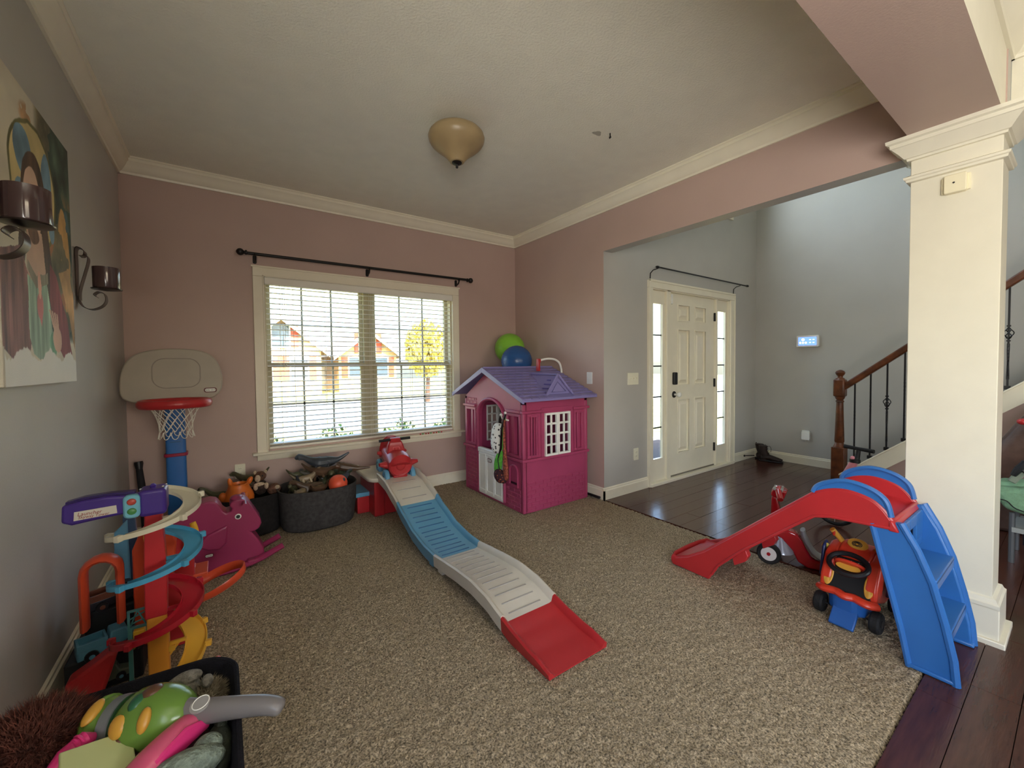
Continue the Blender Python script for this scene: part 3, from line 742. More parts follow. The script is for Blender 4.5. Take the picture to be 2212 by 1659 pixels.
    me.materials.append(mat('oil_paint', (200, 200, 200), .6, .15, 200, vcol='paint')); me.shade_smooth()
    o = bpy.data.objects.new('painted_surface', me); C.objects.link(o); o.parent = t
canvas()

# ================================================================ outside the windows (sunlit street)
LAWN = mat('lawn', (158, 150, 84), .95, .4, 30, .25, 2); ASP = mat('asphalt', (170, 168, 164), .9, .2, 60, .1, 4)
struct('ground', MB().box((-40, 4.3, -1.0), (60, 60, -.55)), LAWN)
rd = obj('street', MB().box((-40, 15, -.56), (60, 22, -.53)), ASP); tag(rd, 'pale street seen through the blind', 'road', kind='structure')
wk = obj('sidewalk', MB().box((-40, 12.6, -.56), (60, 13.9, -.51)), mat('concrete', (190, 186, 176), .9, .1, 60, .05, 6)); tag(wk, 'pale sidewalk outside the window', 'sidewalk', kind='structure')
def house(lab, x, y, w, h, rh, wallc, gable2=None):
    t = thing('house', lab, 'house', (x, y, -.55))
    wm = mat('siding_%d' % int(x*10), wallc, .8, .2, 40, .06, 3); L = dict(world=False)
    obj('wall', MB().box((-w/2, 0, 0), (w/2, 8, h)), wm, t, **L)
    obj('gable', MB().prism([(-w/2, h), (w/2, h), (0, h+rh)], 'y', .05, 7.9), wm, t, **L)
    RM = mat('roof_tile', (128, 112, 96), .9, .3, 40, .12, 6)
    for s_ in (-1, 1):
        nx, nz = .18*rh/math.hypot(rh, w/2), .18*(w/2)/math.hypot(rh, w/2)
        obj('roof', MB().prism([(s_*(w/2+.4), h-.4*rh/(w/2)), (0, h+rh), (0, h+rh+.2), (s_*(w/2+.5), h-.4*rh/(w/2)+.15)], 'y', -.5, 8.3), RM, t, **L)
        obj('barge_board', MB().prism([(s_*(w/2+.42), h-.42*rh/(w/2)-.12), (0, h+rh-.1), (0, h+rh+.14), (s_*(w/2+.42), h-.42*rh/(w/2)+.1)], 'y', -.56, -.46), WHITE, t, **L)
    for wx, wz in ((-w*.22, 1.0), (w*.22, 1.0), (0, h+.1)):
        f_ = obj('window', MB().frame('y', -.06, .05, (wx-.55, wz, wx+.55, wz+1.5), (wx-.47, wz+.08, wx+.47, wz+1.42)), WHITE, t, **L)
        obj('pane', MB().boxax('y', -.02, .0, (wx-.47, wz+.08, wx+.47, wz+1.42)), mat('far_pane', (70, 84, 96), .15), f_, **L)
        for s_ in (-1, 1): obj('shutter', MB().boxax('y', -.05, .02, (wx+s_*.78-.2, wz, wx+s_*.78+.2, wz+1.5)), mat('shutter_red', (168, 74, 48), .6), f_, **L)
    return t
house('beige house with wide gable across the street, left in the window', 3.0, 29, 4.6, 2.9, 1.9, (190, 160, 116))
house('house with steep gable seen beside the window mullion', 8.9, 31, 4.2, 2.7, 1.6, (196, 166, 122))
house('tan house at the right side of the window view', 25, 36, 9, 2.9, 2.6, (190, 176, 150))
house('white house far down the street at the right', 38, 44, 10, 3.0, 2.6, (214, 210, 200))
LEAF = mat('leaves', (84, 116, 52), .8, .3, 20, .3, 4); LEAFY = mat('autumn_leaves', (176, 160, 70), .8, .3, 20, .3, 4); BARK = mat('bark', (88, 66, 50), .9, .5, 20, .2)
def leafball(mb, c, r, n_, sz, rr):
    for _ in range(n_):
        d = Vector((rr.gauss(0, 1), rr.gauss(0, 1), rr.gauss(0, 1))).normalized()*(rr.random()**.45)
        p = Vector((c[0]+d.x*r[0], c[1]+d.y*r[1], c[2]+d.z*r[2])); a = Euler((rr.random()*6, rr.random()*6, rr.random()*6)).to_matrix()
        q = [p+a @ Vector(v) for v in ((-sz, 0, 0), (0, -sz*.5, 0), (sz, 0, 0), (0, sz*.5, 0))]
        mb.add(q, [(0, 1, 2, 3)])
rr = random.Random(9)
def tree(lab, x, y, h, r, m):
    t = thing('tree', lab, 'tree', (x, y, -.55)); mb = MB(); leafball(mb, (x, y, h*.62), (r, r, h*.42), 1500, .16, rr); o = obj('crown', mb, m, t, smooth=False); o['kind'] = 'stuff'
    obj('trunk', MB().tube([(x, y, -.56), (x+.05, y, h*.3), (x, y, h*.7)], [.13, .09, .04], 8), BARK, t)
tree('young yellow-green tree in the front yard beyond the window', 8.3, 19.0, 3.4, 1.1, LEAFY)
tree('larger green tree at the right side of the window view', 13.4, 24, 3.2, 1.5, LEAF)
for k, (x, y, r) in enumerate(((.35, 5.3, .36), (1.13, 5.35, .36), (1.91, 5.3, .36), (2.69, 5.35, .36), (3.47, 5.3, .36))):
    mb = MB(); leafball(mb, (x, y, -.02), (r, .4, .60), 1200, .035, rr)
    o = obj('shrub', mb, LEAF, smooth=False); tag(o, 'leafy shrub outside the window, %s' % ['at its left edge', 'left of the mullion', 'behind the mullion', 'right of the mullion', 'at its right edge'][k], 'shrub', 'shrubs under the window outside')
cr_ = thing('car', 'silver car parked on the street at the right of the window view', 'car', (12.6, 17, -.53))
obj('body', MB().prism([(10.6, -.25), (10.6, .15), (11.3, .3), (11.8, .75), (13.3, .78), (13.9, .3), (14.6, .2), (14.7, -.25)], 'y', 16.1, 17.7), mat('car_paint', (170, 178, 190), .25, metal=.4), cr_, bevel=.06)
for x in (11.4, 13.9): obj('wheel', MB().lathe([(.02, 0), (.33, 0), (.33, .2), (.02, .2)], (x, 16.05, -.22), 20, 'y'), DARK, cr_)
# porch post seen through the left sidelight
o = obj('porch_column', MB().box((4.3, 4.6, -.6), (4.55, 4.85, 2.6)), mat('brick_post', (176, 160, 140), .9, .5, 14, .2, 12)); tag(o, 'brick porch post outside the left sidelight', 'post')
struct('porch_floor', MB().box((2.9, 2.8, -.30), (6.4, 4.9, -.06)), mat('concrete'))
# ================================================================ playhouse
PINKP = plastic('playhouse_pink', (166, 66, 102), .42)
ph = thing('playhouse', 'pink plastic playhouse with lilac shingle roof in the room corner', 'playhouse', (2.46, 3.29, 0))
XF, XB, YS, YN, ZW = 2.085, 2.85, 2.79, 3.80, .965
YR, ZR = 3.345, 1.235
mb = MB()
# front wall with arched doorway and slots (polygon pieces in the y,z plane)
DY0, DY1 = 3.085, 3.525
mb.prism([(YS, 0), (DY0, 0), (DY0, .80), (YS, .80)], 'x', XF, XF+.03) if False else None
def fw(y0, z0, y1, z1, a=XF, b=XF+.035): mb.box((a, y0, z0), (b, y1, z1))
# right strip (towards camera) with two slots, left strip with slots
for (y0, y1) in ((YS, DY0), (DY1, YN)):
    w = y1-y0; sl0, sl1 = y0+w*.24, y0+w*.44; sl2, sl3 = y0+w*.58, y0+w*.78
    fw(y0, 0, y1, .49); fw(y0, .855, y1, ZW)
    for u0, u1 in ((y0, sl0), (sl1, sl2), (sl3, y1)): fw(u0, .49, u1, .855)
    mb.box((XF+.012, sl2 if y0 == YS else sl0, .49), (XF+.03, sl3 if y0 == YS else sl1, .855))
fw(DY0, .0, DY1, .02)
# gable above with arch
arch = [(DY0, .80)]+[((DY0+DY1)/2-math.cos(PI*k/14)*(DY1-DY0)/2, .80+math.sin(PI*k/14)*.155) for k in range(1, 14)]+[(DY1, .80)]
mb.prism([(DY0, .80)]+arch[1:-1]+[(DY1, .80), (DY1, ZW), (YN, ZW), (YR, ZR), (YS, ZW), (DY0, ZW)], 'x', XF, XF+.035)
obj('front_wall', mb, PINKP, ph)
mb = MB()
# side wall (faces the camera)
wx0, wx1, wz0, wz1 = 2.32, 2.62, .475, .85
for (x0, z0, x1, z1) in ((XF, 0, XB, .475), (XF, .85, XB, ZW), (XF, .475, 2.165, .85), (2.205, .475, wx0, .85), (wx1, .475, 2.70, .85), (2.735, .475, XB, .85)): mb.box((x0, YS, z0), (x1, YS+.035, z1))
obj('side_wall', mb, PINKP, ph)
mb = MB(); bx0, bx1 = 2.32, 2.62
for (x0, z0, x1, z1) in ((XF, 0, XB, .475), (XF, .85, XB, ZW), (XF, .475, bx0, .85), (bx1, .475, XB, .85)): mb.box((x0, YN-.035, z0), (x1, YN, z1))
obj('side_wall', mb, PINKP, ph)
mb = MB(); mb.prism([(YS, 0), (YN, 0), (YN, ZW), (YR, ZR), (YS, ZW)], 'x', XB-.03, XB); obj('back_wall', mb, PINKP, ph)
# corner posts, belts and frames
mb = MB()
mb.box((XF-.006, YS-.006, 0), (XF+.03, YS+.028, ZW-.02)); mb.box((XB-.03, YS-.006, 0), (XB+.004, YS+.028, ZW-.02)); mb.box((XF-.006, YN-.03, 0), (XF+.03, YN+.004, ZW-.02))
obj('corner_post', mb, PINKP, ph, bevel=.008)
for z in (.445, .865):
    bl_ = [((XF-.022, YS-.022, z), (XB+.012, YS+.02, z+.026))] if z < .5 else [((XF-.022, YS-.022, z), (2.30, YS+.02, z+.024)), ((2.66, YS-.022, z), (XB+.018, YS+.02, z+.024))]
    bl_ += [((XF-.022, YS+.021, z), (XF+.02, DY0-.05, z+.026)), ((XF-.022, DY1+.05, z), (XF+.02, YN+.02, z+.026))]
    for a_, b2_ in bl_: obj('belt_ledge', MB().box(a_, b2_), PINKP, ph, bevel=.005)
def wf(mb): obj('window_frame', mb, PINKP, ph, bevel=.003)
mb = MB()
mb.frame('y', YS-.008, YS+.002, (2.28, .44, 2.66, .905), (2.305, .465, 2.635, .868)); wf(mb)
for x0, x1 in ((2.125, 2.26), (2.675, 2.80)): wf(MB().frame('y', YS-.012, YS, (x0, .475, x1, .86), (x0+.022, .50, x1-.022, .835)))
wf(MB().frame('x', XF-.012, XF, (YS+.03, .475, DY0-.055, .86), (YS+.05, .50, DY0-.08, .835))); wf(MB().frame('x', XF-.012, XF, (DY1+.05, .475, YN-.03, .86), (DY1+.075, .50, YN-.05, .835)))
for x in (2.1925, 2.7375): wf(MB().frame('y', YS-.02, YS, (x-.035, .485, x+.035, .845), (x-.022, .5, x+.022, .83)))
# arch moulding
path = [(XF-.004, DY0-.012, .03), (XF-.004, DY0-.012, .80)]+[(XF-.004, (DY0+DY1)/2-math.cos(PI*k/14)*((DY1-DY0)/2+.012), .80+math.sin(PI*k/14)*.165) for k in range(1, 14)]+[(XF-.004, DY1+.012, .80), (XF-.004, DY1+.012, .03)]
obj('arch_moulding', MB().tube(path, .017, 8, sq=.9), PINKP, ph)
# white mullioned window, two leaves, far leaf seen through the doorway
def leafwin(x0, x1, y, nm='shutter_window'):
    xm = (x0+x1)/2
    for a, b in ((x0, xm-.002), (xm+.002, x1)):
        mb = MB(); mb.frame('y', y-.016, y+.01, (a, wz0-.005, b, wz1+.005), (a+.016, wz0+.014, b-.016, wz1-.014))
        c = (a+b)/2; mb.boxax('y', y-.012, y+.006, (c-.0075, wz0+.014, c+.0075, wz1-.014))
        for k in (1, 2, 3): z = wz0+(wz1-wz0)*k/4; mb.boxax('y', y-.012, y+.006, (a+.016, z-.009, b-.016, z+.009))
        obj(nm, mb, WHITEP, ph, bevel=.003)
leafwin(wx0, wx1, YS-.004); leafwin(bx0, bx1, YN-.03)
# half door
dr_ = obj('half_door', MB().box((XF-.012, DY0+.006, .02), (XF+.012, DY1-.006, .455)), WHITEP, ph, bevel=.006)
mb = MB(); mb.box((XF-.022, DY0+.004, .43), (XF+.018, DY1-.004, .475)); obj('door_top_rail', mb, WHITEP, dr_, bevel=.006)
w = (DY1-DY0-.02)/3
for k in range(3):
    y0 = DY0+.01+w*k+.018
    mb = MB(); mb.frame('x', XF-.020, XF-.010, (y0-.012, .04, y0+w-.024, .425), (y0, .07, y0+w-.036, .405)); obj('door_moulding', mb, WHITEP, dr_, bevel=.003)
def logo(parent, world_loc, rot, w=.05, txt='little tikes'):
    """oval maker's badge"""
    t = obj('badge', MB().prism(rrect(-w/2, -w*.24, w/2, w*.24, w*.2), 'z', 0, .002), mat('badge_red', (90, 20, 26), .4), parent, world=False)
    t.location = Vector(world_loc)-parent_world(parent); t.rotation_euler = rot
    obj('badge_field', MB().prism(rrect(-w*.43, -w*.15, w*.43, w*.15, w*.13), 'z', .0018, .003), WHITEP, t, world=False)
    text('badge_lettering', txt, w*.19, DARK, t, (0, 0, .0032), (0, 0, 0), .0003, .9)
    return t
def parent_world(p):
    v = Vector((0, 0, 0))
    while p is not None: v += p.location; p = p.parent
    return v
RX_ = (PI/2, 0, -PI/2)     # facing -x, text reads towards -y
RY_ = (PI/2, 0, 0)         # facing -y
b_ = logo(ph, (XF-.0225, 3.30, .375), RX_, .075)
# bricks: moulded courses, each brick a piece
BRK = {}
def brick(axis, u, z, w, h, m=PINKP):
    key = (axis, round(w, 3), round(h, 3))
    if key not in BRK:
        mb = MB(); g = .0035; t_ = .006
        lo = [(g, g), (w-g, g), (w-g, h-g), (g, h-g)]; hi = [(g*2.2, g*2.2), (w-g*2.2, g*2.2), (w-g*2.2, h-g*2.2), (g*2.2, h-g*2.2)]
        f_ = (lambda p, d: (-d, p[0], p[1])) if axis == 'x' else (lambda p, d: (p[0], -d, p[1]))
        mb.loft([[f_(p, 0) for p in lo], [f_(p, t_) for p in hi]]); me = mb.mesh('brick', angle=20); me.materials.append(m); BRK[key] = me
    o = bpy.data.objects.new('brick', BRK[key]); C.objects.link(o); o.parent = ph
    o.location = Vector((XF, u, z) if axis == 'x' else (u, YS, z))-Vector(ph.location)
def courses(axis, u0, u1, z0, z1, bw=.088, bh=.038):
    nr = int(round((z1-z0)/bh)); bh = (z1-z0)/nr
    for r in range(nr):
        u = u0; off = (r % 2)*bw/2; first = True
        while u < u1-.012:
            w_ = bw-off if first and off else bw; first = False
            w_ = min(w_, u1-u); brick(axis, round(u, 3), z0+r*bh, round(w_, 3), bh); u += w_
courses('y', XF+.035, XB-.035, .012, .27); courses('x', YS+.035, DY0-.035, .012, .20); courses('x', DY1+.035, YN-.035, .012, .435)
courses('x', DY1+.035, YN-.035, .895, .96, .07); courses('x', DY1+.032, DY1+.062, .47, .90, .04, .034)
# letter slot arch on the front
mb = MB(); mb.tube([(XF-.004, 2.87, .225), (XF-.004, 2.87, .35)]+[(XF-.004, 2.93-.06*math.cos(PI*k/8), .35+.05*math.sin(PI*k/8)) for k in range(1, 8)]+[(XF-.004, 2.99, .35), (XF-.004, 2.99, .225)], .008, 6)
mb.box((XF-.016, 2.86, .21), (XF+.002, 3.0, .228)); obj('letter_slot', mb, PINKP, ph); obj('slot_shade', MB().box((XF-.003, 2.885, .232), (XF+.001, 2.975, .25)), mat('deep_shadow_plastic', (50, 14, 30), .7), ph)  # thin dark box: shade inside the letter slot put into its colour
# roof slopes
X0, X1 = 2.025, 2.90; ye0, ye1, ze = 2.70, 3.965, .972
for s_, ye in ((0, ye0), (1, ye1)):
    t_ = .022
    obj('roof_slope', MB().prism([(ye, ze), (YR, ZR), (YR, ZR+t_*1.2), (ye, ze+t_)], 'x', X0, X1), LILAC, ph, bevel=.003)
    yb = ye; nyy = -1 if ye < YR else 1
    obj('gable_trim', MB().prism([(ye-.003*-nyy, ze-.012), (YR, ZR-.02), (YR, ZR+.03), (ye, ze+.026)], 'x', X0-.012, X0+.008), LILAC, ph, bevel=.003)
mb = MB(); mb.tube([(X0+.01, YR, ZR+.024), (X1-.01, YR, ZR+.024)], .012, 8); obj('ridge', mb, LILAC, ph)
# shingles on the slope facing the camera
th = math.atan2(ZR-ze, YR-ye0); Ls = math.hypot(ZR-ze, YR-ye0)
SM = {}
rs_ = random.Random(4)
nrow = 11; rh_ = (Ls-.02)/nrow
def dorm(x, s): return abs(x-2.475) < .165*(1-(s-.08)/.60) and s > .03
for r in range(nrow):
    x = X0+.004; off = (r % 2)*.5; first = True
    while x < X1-.01:
        w_ = (.082 if not (first and off) else .041); first = False; w_ = min(w_, X1-.004-x)
        s0 = .01+r*rh_
        if dorm(x+w_/2, s0+rh_/2) and s0+rh_/2 < .60 and abs(x+w_/2-2.475) < .15*(1-s0/.68)+.01: x += w_; continue
        key = round(w_, 3)
        if key not in SM:
            g = .003; mb = MB(); t0, t1 = .008, .0015
            mb.add([(g, 0, 0), (w_-g, 0, 0), (w_-g, rh_, 0), (g, rh_, 0), (g, 0, t0), (w_-g, 0, t0), (w_-g, rh_, t1), (g, rh_, t1)], [(0,3,2,1),(4,5,6,7),(0,1,5,4),(1,2,6,5),(2,3,7,6),(3,0,4,7)])
            me = mb.mesh('shingle', angle=20); me.materials.append(LILAC); SM[key] = me
        o = bpy.data.objects.new('shingle', SM[key]); C.objects.link(o); o.parent = ph
        o.location = Vector((x, ye0+s0*math.cos(th)-.0215*math.sin(th), ze+s0*math.sin(th)+.0215*math.cos(th)))-Vector(ph.location); o.rotation_euler = (th, 0, 0)
        x += w_
# dormer
xd, zb, zp = 2.475, 1.005, 1.185
def zro(y): return ze+(y-ye0)*math.tan(th)+.02
ypk = ye0+(zp-ze-.02)/math.tan(th)
yf = 2.765
F_ = [(xd-.155, yf, zb), (xd+.155, yf, zb), (xd, yf+.03, zp)]
mb = MB(); mb.add(F_+[(xd-.155, yf+.05, zb), (xd+.155, yf+.05, zb), (xd, ypk+.02, zp)], [(0, 1, 2), (0, 2, 5, 3), (1, 4, 5, 2), (0, 3, 4, 1), (3, 5, 4)])
dm = obj('dormer', mb, LILAC, ph, bevel=.003, angle=15)
mb = MB()
for s_ in (-1, 1): mb.tube([(xd+s_*.162, yf-.012, zb+.004), (xd, yf+.014, zp+.012)], .012, 6)
mb.tube([(xd, yf+.01, zp+.012), (xd, ypk+.04, zp+.012)], .010, 6); mb.tube([(xd-.085, yf+.0, zb+.035), (xd+.085, yf+.0, zb+.035), (xd, yf+.017, zb+.125)], .005, 6, closed=True)
obj('dormer_trim', mb, LILAC, dm)
mb = MB()
for r in range(4):
    for q in range(4-r):
        u = .15+.2*r+.0; p0 = Vector((xd-.155, yf+.02, zb)); pk = Vector((xd, yf+.02, zp)); bk = Vector((xd, ypk, zp))
        a = p0.lerp(pk, u); b = p0.lerp(bk, u); c0 = a.lerp(b, .15+.22*q+.1*(r % 2)); d = (b-a).normalized()
        mb.cbox((c0.x-.003, c0.y, c0.z+.003), (.012, .05, .004), (0, -.86, 0))
obj('dormer_groove', mb, plastic('lilac_groove', (92, 84, 160)), dm)
hk = obj('door_hook', MB().tube([(XF-.005, 3.055, .80), (XF-.04, 3.05, .805), (XF-.05, 3.05, .83)], .008, 8).ball((XF-.05, 3.05, .838), .014), WHITEP, ph)
obj('door_hook', MB().tube([(XF-.005, 3.00, .79), (XF-.04, 3.0, .80), (XF-.05, 2.99, .85)], .008, 8).ball((XF-.05, 2.985, .862), .013), WHITEP, ph)

# ---- bags hanging at the doorway
PRINT = mat('print_cloth', (236, 232, 226), .95, .2, 200)
def spots(m, cols, scale=60, th_=.62):
    n = m.node_tree.nodes; l = m.node_tree.links; tc = n.new('ShaderNodeTexCoord'); v = n.new('ShaderNodeTexVoronoi'); v.inputs['Scale'].default_value = scale
    l.new(tc.outputs['Object'], v.inputs['Vector']); cr = n.new('ShaderNodeValToRGB'); cr.color_ramp.interpolation = 'CONSTANT'
    e = cr.color_ramp.elements; e[0].position = 0; e[0].color = lin(cols[0]); e[1].position = .3; e[1].color = lin(cols[1])
    l.new(v.outputs['Distance'], cr.inputs[0]); l.new(cr.outputs[0], n['Principled BSDF'].inputs['Base Color'])
spots(PRINT, [(70, 62, 66), (236, 232, 226)], 34)
DPR = mat('dark_print_cloth', (60, 30, 36), .95, .2, 200); spots(DPR, [(176, 96, 60), (62, 30, 38)], 50)
def hung(name, lab, rings, m, strap=None, n=14, mat2=None):
    z0 = min(r[2] for r in rings)
    t = thing(name, lab, 'bag', (rings[0][0], rings[0][1], z0)); mb = MB(); R = []
    rr_ = random.Random(hash(lab) % 97 if False else len(lab))
    for (x, y, z, a, b) in rings: R.append([(x-.012+1.45*a*math.cos(2*PI*i/n)*(1+.12*math.sin(3*i)), y+1.25*b*math.sin(2*PI*i/n)*(1+.10*math.cos(2.3*i)), z+.006*math.sin(i*1.7)) for i in range(n)])
    mb.loft(R); o = obj('pouch', mb, m, t, sub=1, angle=180)
    if strap: obj('strap', MB().tube(strap, [(.013, .004)]*len(strap), 8), mat2 or BLACK, t)
    return t
hx = XF-.05
hung('cloth_bag', 'white dotted cloth bag hanging at the playhouse doorway', [(hx, 3.07, .765, .008, .03), (hx, 3.09, .74, .02, .05), (hx-.005, 3.10, .66, .028, .062), (hx-.01, 3.10, .58, .03, .064), (hx-.01, 3.09, .51, .028, .055), (hx-.008, 3.08, .485, .015, .03)], PRINT, [(hx, 3.05, .84), (hx-.006, 3.06, .80), (hx, 3.075, .755)])
hung('cloth_bag', 'bright green cloth bag hanging below the white dotted bag', [(hx-.01, 3.02, .53, .006, .02), (hx-.012, 3.05, .47, .012, .045), (hx-.016, 3.075, .38, .014, .05), (hx-.012, 3.085, .30, .012, .035), (hx-.01, 3.07, .245, .006, .015)], fabric('green_cloth', (108, 196, 76)), [(hx, 2.99, .84), (hx-.012, 3.0, .7), (hx-.012, 3.02, .53)], mat2=fabric('green_cloth', (108, 196, 76)))
hung('drawstring_bag', 'dark patterned pouch with long black strap, lowest at the doorway', [(hx-.03, 3.03, .36, .010, .02), (hx-.035, 3.02, .335, .03, .05), (hx-.035, 3.0, .295, .038, .065), (hx-.03, 2.99, .26, .032, .05), (hx-.028, 2.985, .242, .012, .02)], DPR, [(hx, 2.985, .85), (hx-.03, 3.0, .72), (hx-.034, 3.01, .55), (hx-.036, 3.045, .45), (hx-.034, 3.03, .36)])
hung('scarf', 'thin red and orange patterned scarf beside the black strap', [(hx, 2.975, .82, .006, .008), (hx-.02, 2.965, .7, .008, .008), (hx-.02, 2.955, .55, .009, .009), (hx-.024, 2.94, .43, .014, .022), (hx-.024, 2.93, .34, .016, .024), (hx-.02, 2.925, .27, .012, .014)], mat('scarf_print', (120, 62, 48), .9, .2, 90, .5, 60))

# ---- balls and tube on the roof
BALLG = mat('green_ball', (134, 196, 64), .28, .01, 30, .02); BALLB = mat('blue_ball', (42, 84, 140), .26, .01, 30, .02)
def yball(name, lab, c, r, m):
    t = thing(name, lab, 'ball', (c[0], c[1], c[2]-r)); b = obj('shell', MB().ball(c, r, 40, 28), m, t)
    mb = MB()
    for k in range(-6, 7): mb.lathe([(r*math.cos(k*.09)+.0006, r*math.sin(k*.09)-.0012), (r*math.cos(k*.09)+.0016, r*math.sin(k*.09)), (r*math.cos(k*.09)+.0006, r*math.sin(k*.09)+.0012)], c, 40)
    obj('ridge_line', mb, m, t); return t
yball('exercise_ball', 'lime green ball behind the blue ball on the playhouse roof', (2.71, 3.87, 1.475), .172, BALLG)
yball('exercise_ball', 'shiny blue ball lying on the lilac playhouse roof', (2.56, 3.53, 1.325), .165, BALLB)
t = thing('toy_hoop', 'curved white tube with red end cap on the playhouse roof', 'toy', (2.7, 3.2, 1.22))
obj('tube', MB().tube(spline([(2.60, 3.2, 1.325), (2.66, 3.2, 1.338), (2.73, 3.2, 1.345), (2.81, 3.2, 1.335), (2.87, 3.2, 1.30), (2.895, 3.2, 1.24), (2.90, 3.2, 1.20)], 6), .011, 10), WHITEP, t)
obj('end_cap', MB().box((2.575, 3.18, 1.22), (2.60, 3.22, 1.345)).box((2.60, 3.185, 1.305), (2.615, 3.215, 1.34)), RED, t, bevel=.005)

# ================================================================ roller coaster ramp
rc = thing('coaster_ramp', 'wavy toy coaster track of grey, blue and red pieces on the carpet', 'toy ramp', (1.23, 2.4, 0))
XL, XR = 1.055, 1.395
ctrl = [(3.66, .335), (3.45, .335), (3.30, .315), (3.10, .25), (2.90, .165), (2.70, .095), (2.50, .065), (2.36, .062), (2.20, .078), (2.05, .092), (1.90, .10), (1.75, .088), (1.60, .052), (1.50, .03), (1.38, .012), (1.25, .006)]
def zs(y):
    for (a, za), (b, zb_) in zip(ctrl[:-1], ctrl[1:]):
        if b <= y <= a: t_ = (a-y)/(a-b); return za+(zb_-za)*(t_*t_*(3-2*t_)*.3+t_*.7)
    return ctrl[0][1] if y > ctrl[0][0] else ctrl[-1][1]
def track(name, ya, yb, m, grooves, gm, rail=.035, taper=0, n=26, gl_=.6):
    root = None; mb = MB(); R = []
    for k in range(n+1):
        y = ya+(yb-ya)*k/n; z = zs(y); h = rail
        e = .5 if (name == 'ramp_end' and k > n*.75) else 0
        hh = h*(1-e*(k-n*.75)/(n*.25)) if e else h
        w = 0
        xl, xr = XL, XR
        if name == 'ramp_end': xl -= .0; 
        yb_ = y
        # U section: outer bottom, outer top, inner top, deck, ...
        fl = max(z-.035, .0)
        R.append([(xl, y, fl), (xl-.004, y, z+hh), (xl+.006, y, z+hh+.006), (xl+.018, y, z+hh), (xl+.026, y, z+.004), (xl+.04, y, z), (xr-.04, y, z), (xr-.026, y, z+.004), (xr-.018, y, z+hh), (xr-.006, y, z+hh+.006), (xr+.004, y, z+hh), (xr, y, fl), (xr-.012, y, fl), (xr-.022, y, max(z-.012, .001)), (xl+.022, y, max(z-.012, .001)), (xl+.012, y, fl)])
    mb.loft(R); o = obj(name, mb, m, rc, angle=50)
    gm_ = MB()
    for k in range(grooves):
        y = ya+(yb-ya)*(k+.6)/(grooves+.2); z = zs(y); w = .105
        sl_ = math.atan2(zs(y+.02)-zs(y-.02), .04)
        gm_.cbox((1.225, y, z+.0012), (w*2, .006, .003), (sl_, 0, 0)) if k >= 0 else None
    if grooves:
        for k in range(grooves):
            y = ya+(yb-ya)*(k+.6)/(grooves+.2); z = zs(y); sl_ = math.atan2(zs(y+.02)-zs(y-.02), .04)
            obj('rib', MB().cbox((1.225, y, z+.0008), (.20, .008, .005), (sl_, 0, 0)), gm, o, bevel=.0015, seg=1)
    return o
GRV = plastic('grey_groove', (160, 156, 150)); BGRV = plastic('blue_groove', (44, 96, 140))
a_ = track('upper_track', 3.50, 3.02, GREYP, 4, GRV)
track('blue_track', 3.02, 2.36, SKYB, 12, BGRV); track('grey_track', 2.36, 1.60, GREYP, 12, GRV)
track('ramp_end', 1.60, 1.25, RED, 0, RED, rail=.03)
mb = MB()
for x in (XL+.01, XR-.05): mb.box((x, 2.27, 0), (x+.04, 2.33, .07))
obj('track_foot', mb, GREYP, rc, bevel=.006)
for x in (XL+.01, XR-.05): obj('track_foot', MB().box((x, 2.40, 0), (x+.04, 2.46, .06)), SKYB, rc, bevel=.006)
mb = MB()
for x in (XL, XR-.03): mb.prism([(3.5, .33), (3.02, .21), (3.1, .12), (3.2, .02), (3.24, 0), (3.12, 0), (3.08, .04), (3.05, .12), (3.0, .2)], 'x', x, x+.03)
# platform, pedestal and side step
obj('platform', MB().prism(rrect(.985, 3.46, 1.47, 3.98, .09, 8), 'z', .30, .335), GREYP, rc, bevel=.012)
mb = MB(); mb.box((1.03, 3.50, 0), (1.12, 3.93, .305)); mb.box((1.12, 3.52, 0), (1.40, 3.92, .305)); mb.prism([(3.5, 0), (3.95, 0), (3.95, .305), (3.5, .305)], 'x', 1.38, 1.44)
obj('pedestal', mb, RED, rc, bevel=.008)
obj('pedestal_base', MB().box((.93, 3.66, 0), (1.10, 3.92, .15)), RED, rc, bevel=.006)
obj('side_step', MB().prism(rrect(.90, 3.64, 1.055, 3.94, .03), 'z', .148, .185), SKYB, rc, bevel=.008)
obj('side_step', MB().prism(rrect(1.44, 3.52, 1.58, 3.80, .05), 'z', .0, .09), SKYB, rc, bevel=.012)
for x in (1.0, 1.45): obj('side_knob', MB().ball((x, 3.9, .345), (.02, .02, .03), 10, 8), GREYP, rc)

# ---- red ride-on coaster car (points towards the camera, nose down)
cc = thing('coaster_car', 'red toy coaster car with blue wheels at the top of the ramp', 'toy car', (1.25, 3.60, .318), rot=(.15, 0, -.10))
L = dict(world=False)
obj('hull', MB().tube([(0, -.175, .135), (0, -.17, .14), (0, -.10, .15), (0, 0, .145), (0, .12, .145), (0, .19, .15), (0, .21, .15)], [(.074, .085), (.092, .103), (.096, .107), (.088, .10), (.086, .098), (.075, .088), (.04, .05)], 20, up=(0, 0, 1)), RED, cc, **L)
obj('nose_disc', MB().lathe([(.092, -.17), (.098, -.18), (.086, -.19), (.073, -.186), (.04, -.186), (.036, -.19), (.03, -.193), (.002, -.194)], (0, 0, .142), 28, 'y').xf(Matrix.Identity(4)), RED, cc, **L)
obj('chassis', MB().prism([(-.17, .0), (.18, .0), (.2, .06), (-.19, .06)], 'x', -.062, .062), RED, cc, bevel=.012, **L)
